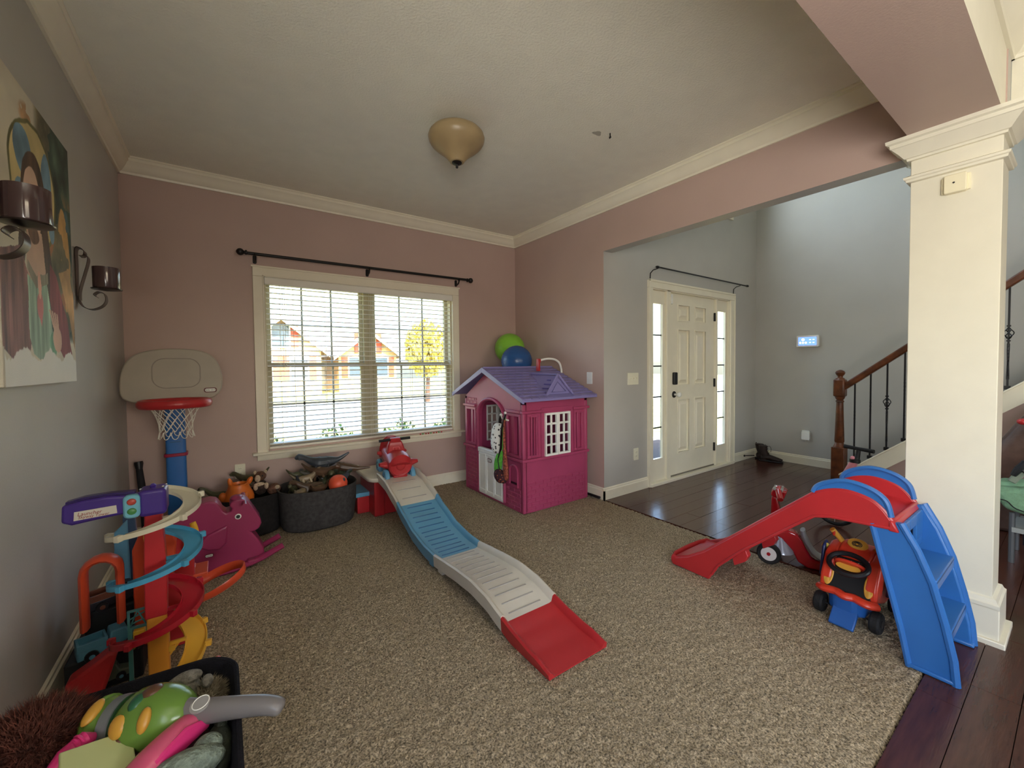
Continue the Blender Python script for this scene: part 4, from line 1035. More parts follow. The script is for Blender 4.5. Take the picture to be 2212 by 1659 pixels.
obj('cowl', MB().loft([[(-.085, -.04, .20), (.085, -.04, .20), (.08, .06, .19), (-.08, .06, .19)], [(-.07, .0, .26), (.07, .0, .26), (.065, .06, .26), (-.065, .06, .26)], [(-.055, .01, .30), (.055, .01, .30), (.05, .055, .30), (-.05, .055, .30)]]), RED, cc, bevel=.012, **L)
e_ = obj('emblem', MB().prism(rrect(-.03, -.03, .03, .03, .01), 'z', 0, .003), plastic('emblem_pink', (220, 110, 110)), cc, **L); e_.location = (0, -.0235, .228); e_.rotation_euler = (1.02, 0, 0)
obj('emblem_field', MB().prism(rrect(-.025, -.025, .025, .025, .008), 'z', .002, .004), RED, e_, **L); text('emblem_mark', '2', .034, plastic('emblem_pink', (220, 110, 110)), e_, (0, 0, .0045), (0, 0, 0), .0005)
obj('handle_post', MB().prism(rrect(-.045, .29, .045, .325, .01), 'y', .015, .06), RED, cc, bevel=.006, **L)
obj('handlebar', MB().tube([(-.045, .038, .31), (-.14, .038, .305)], .0125, 10).tube([(.045, .038, .31), (.135, .038, .312)], .0125, 10), DARK, cc, **L)
obj('seat_back', MB().tube([(0, .20, .10), (0, .20, .18), (0, .205, .25), (0, .20, .29)], [(.02, .10), (.03, .10), (.03, .085), (.02, .04)], 16, up=(0, 1, 0)), RED, cc, **L)
mb = MB()
for s_ in (-1, 1):
    m2 = obj('foot_rest', MB().tube([(s_*.07, -.10, .13), (s_*.12, -.11, .14), (s_*.165, -.115, .145)], [(.035, .05), (.028, .04), (.014, .022)], 12), RED, cc, **L)
    obj('foot_rest', MB().tube([(s_*.07, .14, .14), (s_*.13, .15, .16)], [(.03, .04), (.012, .02)], 12), RED, cc, **L)
    for y in (-.13, .14):
        w_ = obj('wheel', MB().lathe([(.012, -.02), (.032, -.022), (.034, -.012), (.042, -.010), (.05, -.02), (.064, -.018), (.07, -.008), (.07, .008), (.064, .018), (.05, .02), (.042, .010), (.034, .012), (.032, .022), (.012, .02)], (s_*.11, y, .03), 24, 'x'), SKYB, cc, **L)
        obj('hub', MB().lathe([(.003, -.026), (.013, -.026), (.015, 0), (.013, .026), (.003, .026)], (s_*.11, y, .03), 14, 'x'), plastic('blue_hub', (50, 100, 140)), w_, **L)
        obj('axle', MB().tube([(0, y, .03), (s_*.11, y, .03)], .007, 8), DARK, cc, **L)

# ================================================================ slide
sd_ = thing('toy_slide', 'red and blue plastic slide with two step ladder beside the column', 'slide', (2.54, .8, 0))
def wallprof(x0, x1, top, bot, name, m, bev=.006): return obj(name, MB().prism(top+bot[::-1], 'x', x0, x1), m, sd_, bevel=bev)
top = spline([(.482, .60), (.515, .645), (.56, .676), (.636, .692), (.706, .680), (.767, .650)], 5)+[(.989, .452), (1.321, .155), (1.42, .088), (1.50, .052), (1.53, .036)]
bot = [(.478, .565), (.60, .558), (.70, .552), (.765, .535), (.85, .462), (1.106, .235), (1.236, .10), (1.272, .035), (1.29, 0), (1.41, 0), (1.53, .0)]
mb = MB(); mb.prism(top+bot[::-1], 'x', 2.33, 2.352); mb.prism(top+bot[::-1], 'x', 2.728, 2.75); obj('side_wall', mb, RED, sd_, bevel=.005)
dk = [(.475, .585), (.56, .600), (.66, .598), (.74, .578), (.80, .53), (.90, .44), (1.10, .262), (1.28, .105), (1.37, .062), (1.46, .046), (1.54, .036)]
dt = spline(dk, 4); mb = MB(); R = []
for i, (y, z) in enumerate(dt):
    R.append([(2.34, y, z-.012), (2.352, y, z+.012), (2.375, y, z+.001), (2.705, y, z+.001), (2.728, y, z+.012), (2.74, y, z-.012)])
mb.loft(R); obj('slide_bed', mb, RED, sd_, angle=60)
mb = MB(); mb.tube([(2.341, y, z) for y, z in top], .009, 8); obj('rim', mb, RED, sd_)
mb = MB(); mb.tube([(2.739, y, z) for y, z in top], .009, 8); obj('rim', mb, RED, sd_)
mb = MB(); mb.tube([(2.332, y, z+.004) for y, z in bot[:8]], .008, 8); obj('lower_rim', mb, RED, sd_)
obj('front_lip', MB().prism([(.455, .555), (.475, .603), (.492, .603), (.492, .555)], 'x', 2.325, 2.755), RED, sd_, bevel=.008)
obj('toe', MB().tube([(2.34, 1.50, .03), (2.34, 1.53, .03), (2.40, 1.555, .025), (2.54, 1.565, .022), (2.68, 1.555, .025), (2.74, 1.53, .03), (2.74, 1.50, .03)], [(.03, .012)]*7, 10), RED, sd_)
for x in (2.345, 2.70):
    obj('underside_foot', MB().prism([(1.16, .175), (1.09, .25), (1.075, .215), (1.09, .18), (1.15, .135)], 'x', x, x+.04), RED, sd_, bevel=.004)
    obj('underside_latch', MB().box((x, .765, .525), (x+.03, .80, .56)), RED, sd_, bevel=.003)
hr = spline([(.772, .655), (.757, .685), (.715, .714), (.645, .736), (.561, .722), (.505, .682), (.485, .615)], 6)
hb = spline([(.52, .60), (.60, .62), (.70, .62), (.765, .625)], 3)
for nm, x in (('near', 2.343), ('far', 2.737)):
    h_ = obj('hand_rail', MB().prism(hr+hb, 'x', x-.006, x+.006), BLUE, sd_, bevel=.002)
    obj('rail_rim', MB().tube([(x, y, z) for y, z in hr], [(.011, .016)]*len(hr), 8), BLUE, h_)
# ladder
LP = [(.548, .572), (.515, .43), (.483, .30), (.448, .15), (.42, 0), (.283, 0), (.292, .10), (.318, .23), (.355, .38), (.40, .50), (.452, .60)]
for x in (2.335, 2.715):
    p_ = obj('ladder_side', MB().prism(LP, 'x', x, x+.03), BLUE, sd_, bevel=.008)
    e1 = [(y, z) for y, z in LP[5:]]; e0 = LP[:5]
    xo = x if x < 2.5 else x+.03
    obj('ladder_flange', MB().tube([(xo, y, z) for y, z in e1], [(.012, .014)]*len(e1), 8), BLUE, p_); obj('ladder_flange', MB().tube([(xo, y, z) for y, z in e0], [(.010, .012)]*len(e0), 8), BLUE, p_)
    obj('ladder_foot', MB().prism([(.275, 0), (.43, 0), (.425, .018), (.28, .018)], 'x', x-.010, x+.04), BLUE, p_, bevel=.006)
for y, z in ((.345, .385), (.305, .185)):
    obj('step', MB().box((2.36, y, z-.012), (2.72, y+.125, z+.004)).box((2.36, y, z-.045), (2.72, y+.014, z)), BLUE, sd_, bevel=.004)
mb = MB(); mb.box((2.36, .45, .46), (2.48, .465, .58)); mb.box((2.60, .45, .46), (2.72, .465, .58)); mb.box((2.48, .45, .53), (2.60, .465, .58)); mb.box((2.36, .45, .42), (2.72, .465, .46))
obj('top_riser', mb, BLUE, sd_, bevel=.004)
# ================================================================ basketball hoop
bh = thing('basketball_hoop', 'toddler basketball hoop with grey backboard on a blue pole', 'basketball hoop', (-.28, 3.78, 0))
bo = spline([(-.559, 1.107), (-.562, 1.20), (-.539, 1.306), (-.482, 1.38), (-.385, 1.415), (-.248, 1.426), (-.113, 1.408), (-.038, 1.35), (-.002, 1.243), (-.004, 1.144), (-.033, 1.088), (-.09, 1.062), (-.28, 1.055), (-.458, 1.05), (-.524, 1.067)], 4, True)
BBG = plastic('backboard_grey', (172, 164, 150), .45)
bb = obj('backboard', MB().prism(bo, 'y', 3.735, 3.765), BBG, bh, bevel=.008)
bi = rrect(-.395, 1.15, -.13, 1.355, .07, 6)
obj('target_outline', MB().tube([(x, 3.733, z) for x, z in bi], .003, 6, closed=True), plastic('backboard_line', (150, 142, 130)), bb)
lg = obj('badge', MB().prism(rrect(-.112, 1.108, -.035, 1.142, .014), 'y', 3.728, 3.736), mat('badge_red', (90, 20, 26), .4), bb)
obj('badge_field', MB().prism(rrect(-.105, 1.114, -.042, 1.136, .010), 'y', 3.7265, 3.73), WHITEP, lg)
text('badge_lettering', 'little tikes', .015, DARK, lg, Vector((-.0735, 3.726, 1.125))-parent_world(lg), RY_, .0003)
# rim: a flat bracket against the board and a wide ring
rc_ = (-.262, 3.565)
ring = [(rc_[0]+.165*math.cos(a)*(1.08), rc_[1]+.145*math.sin(a), 1.05) for a in np.linspace(0, 2*PI, 33)[:-1]]
rm = obj('rim', MB().tube(ring, [(.030, .024)]*32, 10, closed=True), RED, bh)
obj('rim_bracket', MB().prism([(-.46, 3.735), (-.065, 3.735), (-.085, 3.64), (-.12, 3.66), (-.26, 3.70), (-.41, 3.66), (-.44, 3.64)], 'z', 1.025, 1.065), RED, bh, bevel=.008)
net = MB(); nn = 12; CORD = mat('net_cord', (232, 228, 216), .9)
def npt(a, lv):
    z = [1.03, .985, .945, .905, .865, .835][lv]; r = [.135, .112, .098, .09, .088, .094][lv]
    return (rc_[0]+r*math.cos(a), rc_[1]+r*math.sin(a)*.95, z)
for k in range(nn):
    a = 2*PI*k/nn; d = PI/nn
    for s_ in (1, -1):
        net.tube([npt(a+s_*d*lv, lv) for lv in range(5)], .0026, 5)
    net.tube(spline([npt(a+d*4-d, 4), (rc_[0]+.095*math.cos(a+d*4-d*.6), rc_[1]+.09*math.sin(a+d*4-d*.6), .83), (rc_[0]+.098*math.cos(a+d*4), rc_[1]+.093*math.sin(a+d*4), .818), (rc_[0]+.095*math.cos(a+d*4+d*.6), rc_[1]+.09*math.sin(a+d*4+d*.6), .83), npt(a+d*4+d, 4)], 3), .0026, 5)
    net.tube([npt(a, 0), (rc_[0]+.155*math.cos(a), rc_[1]+.13*math.sin(a), 1.045)], .0026, 5)
obj('net', net, CORD, bh)
obj('pole', MB().prism(rrect(-.342, 3.77, -.228, 3.85, .02), 'z', .02, 1.10), BLUE, bh, bevel=.004)
obj('pole_groove', MB().cbox((-.285, 3.768, .76), (.06, .004, .006)), plastic('blue_groove', (30, 70, 120)), bh)
obj('pole_collar', MB().prism(rrect(-.352, 3.76, -.218, 3.86, .02), 'z', .655, .678), plastic('dark_red', (150, 30, 60)), bh, bevel=.004)
obj('base', MB().tube([(-.285, 3.80, 0), (-.285, 3.80, .06), (-.285, 3.80, .11)], [(.15, .16), (.145, .155), (.08, .09)], 20, up=(0, 1, 0)), RED, bh)
# black bat in the corner
t = thing('foam_bat', 'long black bat leaning in the corner behind the hoop', 'bat', (-.46, 3.85, 0))
obj('barrel', MB().tube([(-.455, 3.84, .0), (-.465, 3.86, .15), (-.49, 3.92, .42), (-.505, 3.95, .56)], [.03, .028, .022, .019], 12), mat('dark_foam', (34, 34, 40), .8), t)
obj('knob', MB().tube([(-.505, 3.95, .56), (-.508, 3.958, .60), (-.51, 3.96, .615)], [.019, .026, .024], 12), DARK, t)

# ================================================================ rocking horse
rh = thing('rocking_horse', 'magenta plastic rocking horse with round white eye', 'rocking horse', (.03, 3.2, 0))
out = [(-.30, .30), (-.27, .40), (-.20, .445), (-.128, .456), (-.084, .463), (-.051, .451), (-.032, .422), (-.020, .392), (-.002, .372), (.024, .378), (.030, .395), (.016, .412), (.022, .432), (.046, .445), (.081, .447), (.113, .425), (.151, .357), (.182, .295), (.186, .265), (.172, .236), (.145, .222), (.128, .222), (.14, .205), (.165, .165), (.195, .10), (.20, .06), (.10, .012), (.017, .004), (-.15, .012), (-.30, .06), (-.36, .16), (-.33, .24)]
hb_ = obj('body', MB().prism(out, 'y', 3.125, 3.265), MAG, rh, bevel=.026, seg=4, angle=60)
obj('seat_side', MB().prism([(-.16, .20), (-.10, .16), (-.04, .15), (.0, .185), (.005, .30), (-.10, .26)], 'y', 3.112, 3.278), MAG, rh, bevel=.012, seg=3)
def eyeat(y0, s_):
    e = obj('eye', MB().lathe([(.0175, 0), (.0175, -.004*s_), (.002, -.006*s_)], (.060, y0, .338), 24, 'y'), WHITEP, rh, label='white ringed round eye')
    obj('pupil', MB().lathe([(.011, -.003*s_), (.011, -.007*s_), (.001, -.008*s_)], (.060, y0, .338), 20, 'y'), DARK, e)
eyeat(3.126, 1); eyeat(3.264, -1)
obj('handle', MB().tube([(.095, 3.05, .42), (.095, 3.34, .42)], .014, 12), MAG, rh)
obj('mane_knob', MB().ball((.055, 3.195, .442), (.035, .045, .018), 16, 10), MAG, rh)
for y in (3.10, 3.29):
    obj('rocker', MB().tube(spline([(-.40, y, .13), (-.30, y, .05), (-.12, y, .018), (.03, y, .018), (.16, y, .042), (.25, y, .075), (.305, y, .098)], 5), [(.02, .022)]*31, 10), MAG, rh)
obj('foot_peg', MB().box((.10, 3.08, .03), (.19, 3.31, .055)), MAG, rh, bevel=.01)
lb = obj('badge', MB().prism(rrect(-.115, .118, -.072, .138, .008), 'y', 3.122, 3.126), mat('badge_red', (90, 20, 26), .4), rh)
obj('badge_field', MB().prism(rrect(-.112, .121, -.075, .135, .006), 'y', 3.1205, 3.1225), WHITEP, lb)
text('badge_lettering', 'little tikes', .008, DARK, lb, Vector((-.0935, 3.120, .128))-parent_world(lb), RY_, .0002)

# ================================================================ fabric bins by the window and their contents
BIN1 = fabric('black_fabric', (40, 38, 38)); BIN2 = fabric('charcoal_fabric', (68, 66, 66))
def bin_(name, lab, c, rx, ry, h, m, sq=.5, dents=0, flare=1.04, rot=0):
    t = thing(name, lab, 'storage bin', (c[0], c[1], 0)); n = 40
    def ring(f, z, wob=0):
        R = []
        for i in range(n):
            a = 2*PI*i/n; ca, sa = math.cos(a), math.sin(a)
            k = (abs(ca)**(2/sq)+abs(sa)**(2/sq))**(-sq/2)
            x, y = rx*f*ca*k, ry*f*sa*k
            w = 1+wob*math.sin(3*a+z*9)+wob*.6*math.sin(7*a+z*20)
            X, Y = x*w*math.cos(rot)-y*w*math.sin(rot), x*w*math.sin(rot)+y*w*math.cos(rot)
            R.append((c[0]+X, c[1]+Y, z+wob*.25*math.sin(2*a+1)*(z > h*.8)))
        return R
    rings = [ring(.6, .004), ring(.93, .004), ring(.97, .02, dents), ring(1.0, h*.25, dents), ring(1.01, h*.5, dents*1.3), ring(1.02, h*.75, dents), ring(flare, h-.008, dents*.6), ring(flare, h, dents*.6), ring(flare-.03, h, dents*.6), ring(flare-.05, h*.9, dents*.6), ring(.94, h*.5), ring(.9, .03), ring(.5, .02)]
    obj('body', MB().loft(rings), m, t, angle=70)
    obj('rim_hem', MB().tube([(p[0], p[1], p[2]) for p in ring(flare-.01, h-.002, dents*.6)], .006, 6, closed=True), m, t)
    return t
bin_('fabric_bin', 'black fabric toy bin behind the magenta rocking horse', (.13, 3.79), .235, .17, .30, BIN1, .8, .012)
bin_('fabric_bin', 'large charcoal fabric toy bin below the window, full of toy dinosaurs', (.625, 3.70), .285, .235, .315, BIN2, .8, .012)
# orange jug-like toy
og = thing('orange_toy', 'orange plastic toy pot with rounded knobs in the black bin', 'toy', (.085, 3.70, .28))
OR = plastic('bright_orange', (216, 112, 42), .35)
obj('pot', MB().lathe([(.085, .27), (.098, .285), (.10, .31), (.09, .345), (.072, .38), (.066, .40), (.066, .412), (.058, .414), (.054, .40), (.05, .34), (.003, .335)], (.08, 3.70, 0), 28, sx=1.0), OR, og)
for x, y, z, a, b, c_, r_ in ((.028, 3.70, .425, .016, .016, .036, (0, -.2, 0)), (.150, 3.71, .42, .018, .018, .034, (0, .5, 0)), (-.02, 3.68, .33, .026, .026, .036, (0, 0, 0)), (.125, 3.625, .335, .02, .02, .03, (0, 0, 0)), (.13, 3.61, .30, .016, .014, .014, (0, 0, 0))):
    obj('knob', MB().ball((x, y, z), (a, b, c_), 14, 10, r_), OR, og)
# plush toy and long tail pieces
def plush(name, lab, balls, m, cat='plush toy', extra=()):
    t = thing(name, lab, cat, (balls[0][0][0], balls[0][0][1], balls[0][0][2]-.05))
    for nm, c, r, mm in [(b[3] if len(b) > 3 else 'body', b[0], b[1], b[2] if len(b) > 2 and b[2] else m) for b in balls]:
        obj(nm, MB().ball(c, r, 18, 12), mm, t)
    for nm, path, rad, mm in extra: obj(nm, MB().tube(spline(path, 5), [rad[0]+(rad[1]-rad[0])*i/((len(path)-1)*5) for i in range((len(path)-1)*5+1)], 10), mm, t)
    return t
BRF = mat('brown_fur', (96, 66, 52), 1, .8, 120, .25, 60); CRF = mat('cream_fur', (196, 176, 150), 1, .8, 120, .15, 60); DKF = mat('dark_fur', (52, 40, 36), 1, .8, 120, .25, 60); GRF = mat('grey_fur', (120, 116, 106), 1, .8, 120, .2, 60)
plush('plush_raccoon', 'small brown and cream plush animal sitting in the black bin', [((.225, 3.78, .34), (.05, .045, .06), DKF, 'body'), ((.225, 3.77, .43), (.042, .038, .038), BRF, 'head'), ((.205, 3.735, .42), (.02, .012, .028), CRF, 'muzzle'), ((.19, 3.77, .46), (.012, .01, .016), CRF, 'ear'), ((.26, 3.77, .46), (.012, .01, .016), CRF, 'ear'), ((.215, 3.73, .375), (.036, .014, .016), CRF, 'collar'), ((.238, 3.732, .438), (.006, .005, .006), DARK, 'eye'), ((.19, 3.735, .355), (.016, .014, .026), CRF, 'arm'), ((.262, 3.735, .355), (.016, .014, .026), CRF, 'arm')], DKF)
plush('plush_animal', 'brown shiny toy half hidden at the right of the black bin', [((.315, 3.76, .315), (.05, .045, .045), BRF, 'body'), ((.335, 3.72, .335), (.018, .016, .016), CRF, 'head')], BRF)
DKT = [plastic('toy_%s' % k, c, .35, .25) for k, c in (('olive', (84, 82, 58)), ('slate', (66, 72, 80)), ('umber', (92, 70, 54)), ('sand', (140, 124, 100)), ('ash', (98, 96, 90)), ('moss', (72, 82, 64)))]
def dino(lab, c, L_, ang, m, up=.0, seed=0, grp=None, thick=1.0):
    """long necked or long tailed toy dinosaur lying in a heap"""
    t = thing('toy_dinosaur', lab, 'toy dinosaur', c, rot=(up, up*.5, ang), group=grp); r_ = random.Random(seed)
    k = L_; q = [(-.5*k, r_.uniform(-.02, .02), .03+r_.uniform(-.01, .03)), (-.3*k, 0, .01), (-.12*k, .0, .0), (.08*k, 0, .0), (.22*k, 0, .02), (.34*k, 0, .05), (.44*k, r_.uniform(-.01, .01), .06), (.5*k, 0, .05)]
    rad = [.004, .012, .026, .030, .020, .013, .017, .006]; rad = [v*thick*k/.28 for v in rad]
    sp_ = spline(q, 4); rr_ = [np.interp(i/4, range(8), rad) for i in range(len(sp_))]
    obj('body', MB().tube(sp_, rr_, 10), m, t, world=False)
    for x, s_ in ((-.12, 1), (-.12, -1), (.1, 1), (.1, -1)):
        obj('leg', MB().tube([(x*k, s_*.018*thick, -.005), ((x+.03)*k, s_*.03*thick, -.035*thick), ((x+.02)*k, s_*.03*thick, -.062*thick)], [.014*thick, .009*thick, .010*thick], 7), m, t, world=False)
    return t
rd_ = random.Random(21)
dino('grey-green toy dinosaur whose tail sticks out left of the orange pot', (-.04, 3.76, .335), .26, 2.9, DKT[0], .1, 1)
dino('dark toy dinosaur with its tail raised behind the orange pot', (.16, 3.87, .40), .34, 2.5, DKT[0], .35, 2)
pos = [(.45, 3.70, .30), (.50, 3.82, .34), (.57, 3.66, .31), (.55, 3.76, .36), (.63, 3.84, .37), (.68, 3.70, .33), (.74, 3.80, .36), (.80, 3.72, .32), (.62, 3.60, .30), (.48, 3.60, .29), (.70, 3.87, .39), (.82, 3.82, .34), (.52, 3.88, .37), (.76, 3.62, .29), (.66, 3.76, .40)]
wh = ['at the left rim', 'at the back left', 'in the front of the heap', 'in the middle left', 'at the back', 'in the middle right', 'behind the orange ball', 'right of the orange ball', 'at the front rim', 'at the front left rim', 'at the back right', 'at the right rim', 'highest at the back left', 'in front of the orange ball', 'on top of the heap']
cn = ['olive', 'slate', 'brown', 'sand-coloured', 'ash grey', 'moss green']
for k, p in enumerate(pos):
    dino('%s toy dinosaur in the charcoal bin, %s' % (cn[k % 6], wh[k]), p, rd_.uniform(.22, .34), rd_.uniform(0, 2*PI), DKT[k % 6], rd_.uniform(-.35, .35), k+5, 'toy dinosaurs heaped in the charcoal bin', 1.15)
dino('long dark toy dinosaur with raised head on top of the charcoal bin', (.69, 3.80, .47), .42, 2.95, DKT[1], .05, 40, None, 1.1)
dino('long brown toy dinosaur with its tail hanging over the right rim', (.87, 3.78, .40), .40, -.3+PI, DKT[2], -.45, 41, None, .9)
t = thing('toy_ball', 'bright orange play ball in the charcoal bin', 'ball', (.755, 3.55, .25)); obj('shell', MB().ball((.755, 3.56, .325), .073, 32, 22), plastic('coral_ball', (232, 92, 62), .4), t)

# ================================================================ spiral race track tower
tw = thing('race_track_tower', 'tall toy race tower with purple top and coloured spiral ramps', 'toy tower', (-.225, 2.06, 0))
cx, cy = -.228, 2.06
obj('base_column', MB().prism(rrect(cx-.032, cy+.0, cx+.032, cy+.05, .008), 'z', .0, .335), plastic('amber_plastic', (222, 150, 58)), tw, bevel=.003)
obj('upper_column', MB().prism([(cx-.036, .33), (cx+.030, .33), (cx+.034, .50), (cx+.022, .76), (cx-.026, .76), (cx-.034, .5)], 'y', cy-.002, cy+.05), RED, tw, bevel=.004)
hd = obj('launcher_head', MB().prism(rrect(-.262, .745, -.182, .842, .014), 'y', 1.985, 2.08), PUR, tw, bevel=.012, seg=3)
mb = MB()
obj('head_peg', MB().lathe([(.008, .84), (.010, .852), (.004, .858)], (-.222, 2.02, 0), 12), PUR, hd)
for x, y in ((-.255, 2.0), (-.192, 2.0), (-.185, 2.03)): obj('head_stud', MB().ball((x, y, .846), .004, 8, 6), mat('chrome', (220, 220, 225), .12, metal=1), hd)
ar = obj('launcher_arm', MB().prism([(-.455, .770), (-.452, .828), (-.40, .838), (-.34, .840), (-.25, .828), (-.25, .770), (-.35, .765), (-.43, .757)], 'y', 1.985, 2.045), PUR, tw, bevel=.008, seg=3)
obj('arm_groove', MB().prism([(-.445, .828), (-.40, .8385), (-.34, .8405), (-.27, .833), (-.27, .8425), (-.34, .848), (-.40, .846), (-.445, .836)], 'y', 2.0, 2.03), plastic('deep_purple', (46, 30, 92)), ar)
st_ = obj('sticker', MB().prism([(-.424, .773), (-.422, .803), (-.318, .806), (-.316, .778)], 'y', 1.9825, 1.986), mat('sticker_white', (206, 200, 188), .5), ar)
text('sticker_lettering', 'Launcher', .017, mat('sticker_red', (140, 50, 46), .5), st_, Vector((-.385, 1.982, .793))-parent_world(st_), RY_, .0003, .95, .2)
text('sticker_lettering', 'Skyway Tower', .0135, mat('sticker_red'), st_, Vector((-.375, 1.982, .782))-parent_world(st_), RY_, .0003, .95, .2)
tl = obj('signal_box', MB().prism(rrect(-.300, .752, -.254, .836, .016), 'y', 1.972, 2.0), plastic('aqua_plastic', (112, 176, 196)), tw, bevel=.006)
obj('signal_light', MB().ball((-.276, 1.971, .812), (.013, .005, .012), 16, 10), plastic('signal_red', (176, 70, 60)), tl); obj('signal_light', MB().ball((-.276, 1.971, .778), (.013, .005, .012), 16, 10), plastic('signal_green', (70, 130, 74)), tl)
def spiral(name, z0, z1, m, a0=115, a1=-190, R=.112, w=.050, wall=.014, n=44, c=(cx+.006, cy+.0), tabs=(.25, .5, .75, 1.0)):
    mb = MB(); Rg = []
    for k in range(n+1):
        t = k/n; a = math.radians(a0+(a1-a0)*t); z = z0+(z1-z0)*t
        d = Vector((math.cos(a), math.sin(a), 0)); o_ = Vector((c[0], c[1], z))
        ri, ro = R-w/2, R+w/2
        P = lambda r, dz: tuple(o_+d*r+Vector((0, 0, dz)))
        Rg.append([P(ri, -.004), P(ri, wall*.7), P(ri+.003, wall*.7), P(ri+.004, .0), P(ro-.004, .0), P(ro-.003, wall), P(ro, wall), P(ro, -.004)])
    s_ = obj(name, mb.loft(Rg), m, tw, angle=40)
    for t in tabs:
        a = math.radians(a0+(a1-a0)*t); z = z0+(z1-z0)*t; d = Vector((math.cos(a), math.sin(a), 0)); p = Vector((c[0], c[1], z+.005))+d*(R+w/2+.006)
        obj('edge_tab', MB().box((-.011, -.009, -.010), (.011, .009, .012)).xf(Matrix.Translation(p) @ Matrix.Rotation(a, 4, 'Z')), m, s_, bevel=.002)
    return s_
spiral('cream_ramp', .800, .655, plastic('cream_plastic', (204, 198, 176), .4), 95, -200, .112, .058)
spiral('blue_ramp', .635, .475, plastic('cyan_plastic', (74, 152, 186), .35), 95, -200, .112, .060)
spiral('red_ramp', .435, .262, plastic('crimson_plastic', (172, 32, 46), .25), 110, -195, .105, .072, .018)
spiral('yellow_ramp', .265, .075, plastic('golden_plastic', (222, 170, 62)), 75, -80, .105, .072, .018, c=(cx+.01, cy+.03), tabs=(.3, .55))
for z, m in ((.70, 'cream_plastic'), (.54, 'cyan_plastic'), (.34, 'crimson_plastic'), (.20, 'golden_plastic')):
    obj('ramp_strut', MB().box((cx+.02, cy+.01, z), (cx+.085, cy+.02, z+.012)), MATS[m], tw)
    obj('strut_clip', MB().box((cx+.03, cy+.0, z-.02), (cx+.05, cy+.03, z)), MATS[m], tw)
obj('launch_ramp', MB().prism([(-.20, .0), (-.07, .0), (-.035, .04), (-.05, .045), (-.09, .02), (-.20, .03)], 'y', 2.10, 2.16), ORANGE, tw, bevel=.003)
obj('yellow_brace', MB().tube([(cx+.03, cy+.02, .16), (cx+.06, cy+.02, .20), (cx+.08, cy+.02, .205)], .006, 8), MATS['golden_plastic'], tw)
ft = obj('rear_foot', MB().prism([(-.50, .03), (-.50, .13), (-.44, .165), (-.38, .205), (-.355, .20), (-.375, .13), (-.40, .05), (-.44, .02)], 'y', 2.14, 2.22), RED, tw, bevel=.01)
obj('foot_pad', MB().box((-.505, 2.13, .0), (-.47, 2.22, .10)), mat('slate_blue', (52, 64, 82), .6), ft, bevel=.004)
# ---- second track set behind it
tk = thing('track_garage', 'orange and red toy car garage with looping track behind the race tower', 'toy garage', (-.26, 2.45, 0))
def arch3(name, x, y, z0, z1, w, m, th=.012, dep=.06, par=tk):
    pts = [(x-w/2, y, z0), (x-w/2, y, z1-w/2)]+[(x-w/2*math.cos(PI*k/8), y, z1-w/2+w/2*math.sin(PI*k/8)) for k in range(1, 8)]+[(x+w/2, y, z1-w/2), (x+w/2, y, z0)]
    return obj(name, MB().tube(pts, [(th, dep/2)]*len(pts), 8, up=(1, 0, 0)), m, par)
obj('orange_tower', MB().prism([(-.33, .10), (-.33, .52), (-.30, .60), (-.20, .60), (-.185, .52), (-.20, .35), (-.235, .47), (-.265, .35), (-.27, .10)], 'y', 2.32, 2.38), ORANGE, tk, bevel=.006)
obj('red_panel', MB().prism([(-.24, .0), (-.24, .45), (-.18, .55), (-.13, .45), (-.13, .0)], 'y', 2.42, 2.46), RED, tk, bevel=.006)
obj('yellow_clip', MB().prism([(-.272, .60), (-.29, .58), (-.28, .50), (-.225, .50), (-.225, .525), (-.255, .53), (-.262, .60)], 'y', 2.29, 2.31), YEL, tk, bevel=.003)
obj('yellow_hook', MB().tube(spline([(-.125, 2.30, .60), (-.115, 2.30, .55), (-.135, 2.30, .50), (-.13, 2.30, .46)], 4), [(.012, .006)]*13, 8), YEL, tk)
obj('clear_slope', MB().box((-.165, 2.36, .44), (-.115, 2.40, .50)), ORANGE, tk, bevel=.004)
obj('blue_lift', MB().prism([(-.41, .30), (-.41, .56), (-.365, .61), (-.36, .30)], 'y', 2.48, 2.50), plastic('steel_blue', (92, 150, 180)), tk, bevel=.004)
obj('lift_rail', MB().prism([(-.40, .0), (-.385, .62), (-.345, .62), (-.31, .0)], 'y', 2.52, 2.55), plastic('slate_plastic', (62, 86, 120)), tk, bevel=.004)
arch3('orange_arch', -.415, 2.28, .26, .53, .105, ORANGE, .014, .08)
lp = [(-.06+.13*math.cos(a)*(1)-.02*math.sin(a), 2.60+.10*math.sin(a), .175+.055*math.cos(a)) for a in np.linspace(0, 2*PI, 33)[:-1]]
obj('loop_track', MB().tube(lp, [(.022, .006)]*32, 8, closed=True, up=(0, 0, 1)), ORANGE, tk)
obj('loop_post', MB().box((-.19, 2.50, 0), (-.13, 2.56, .32)), ORANGE, tk, bevel=.004)
obj('orange_deck', MB().box((-.20, 2.42, .30), (-.08, 2.56, .315)), ORANGE, tk, bevel=.003)
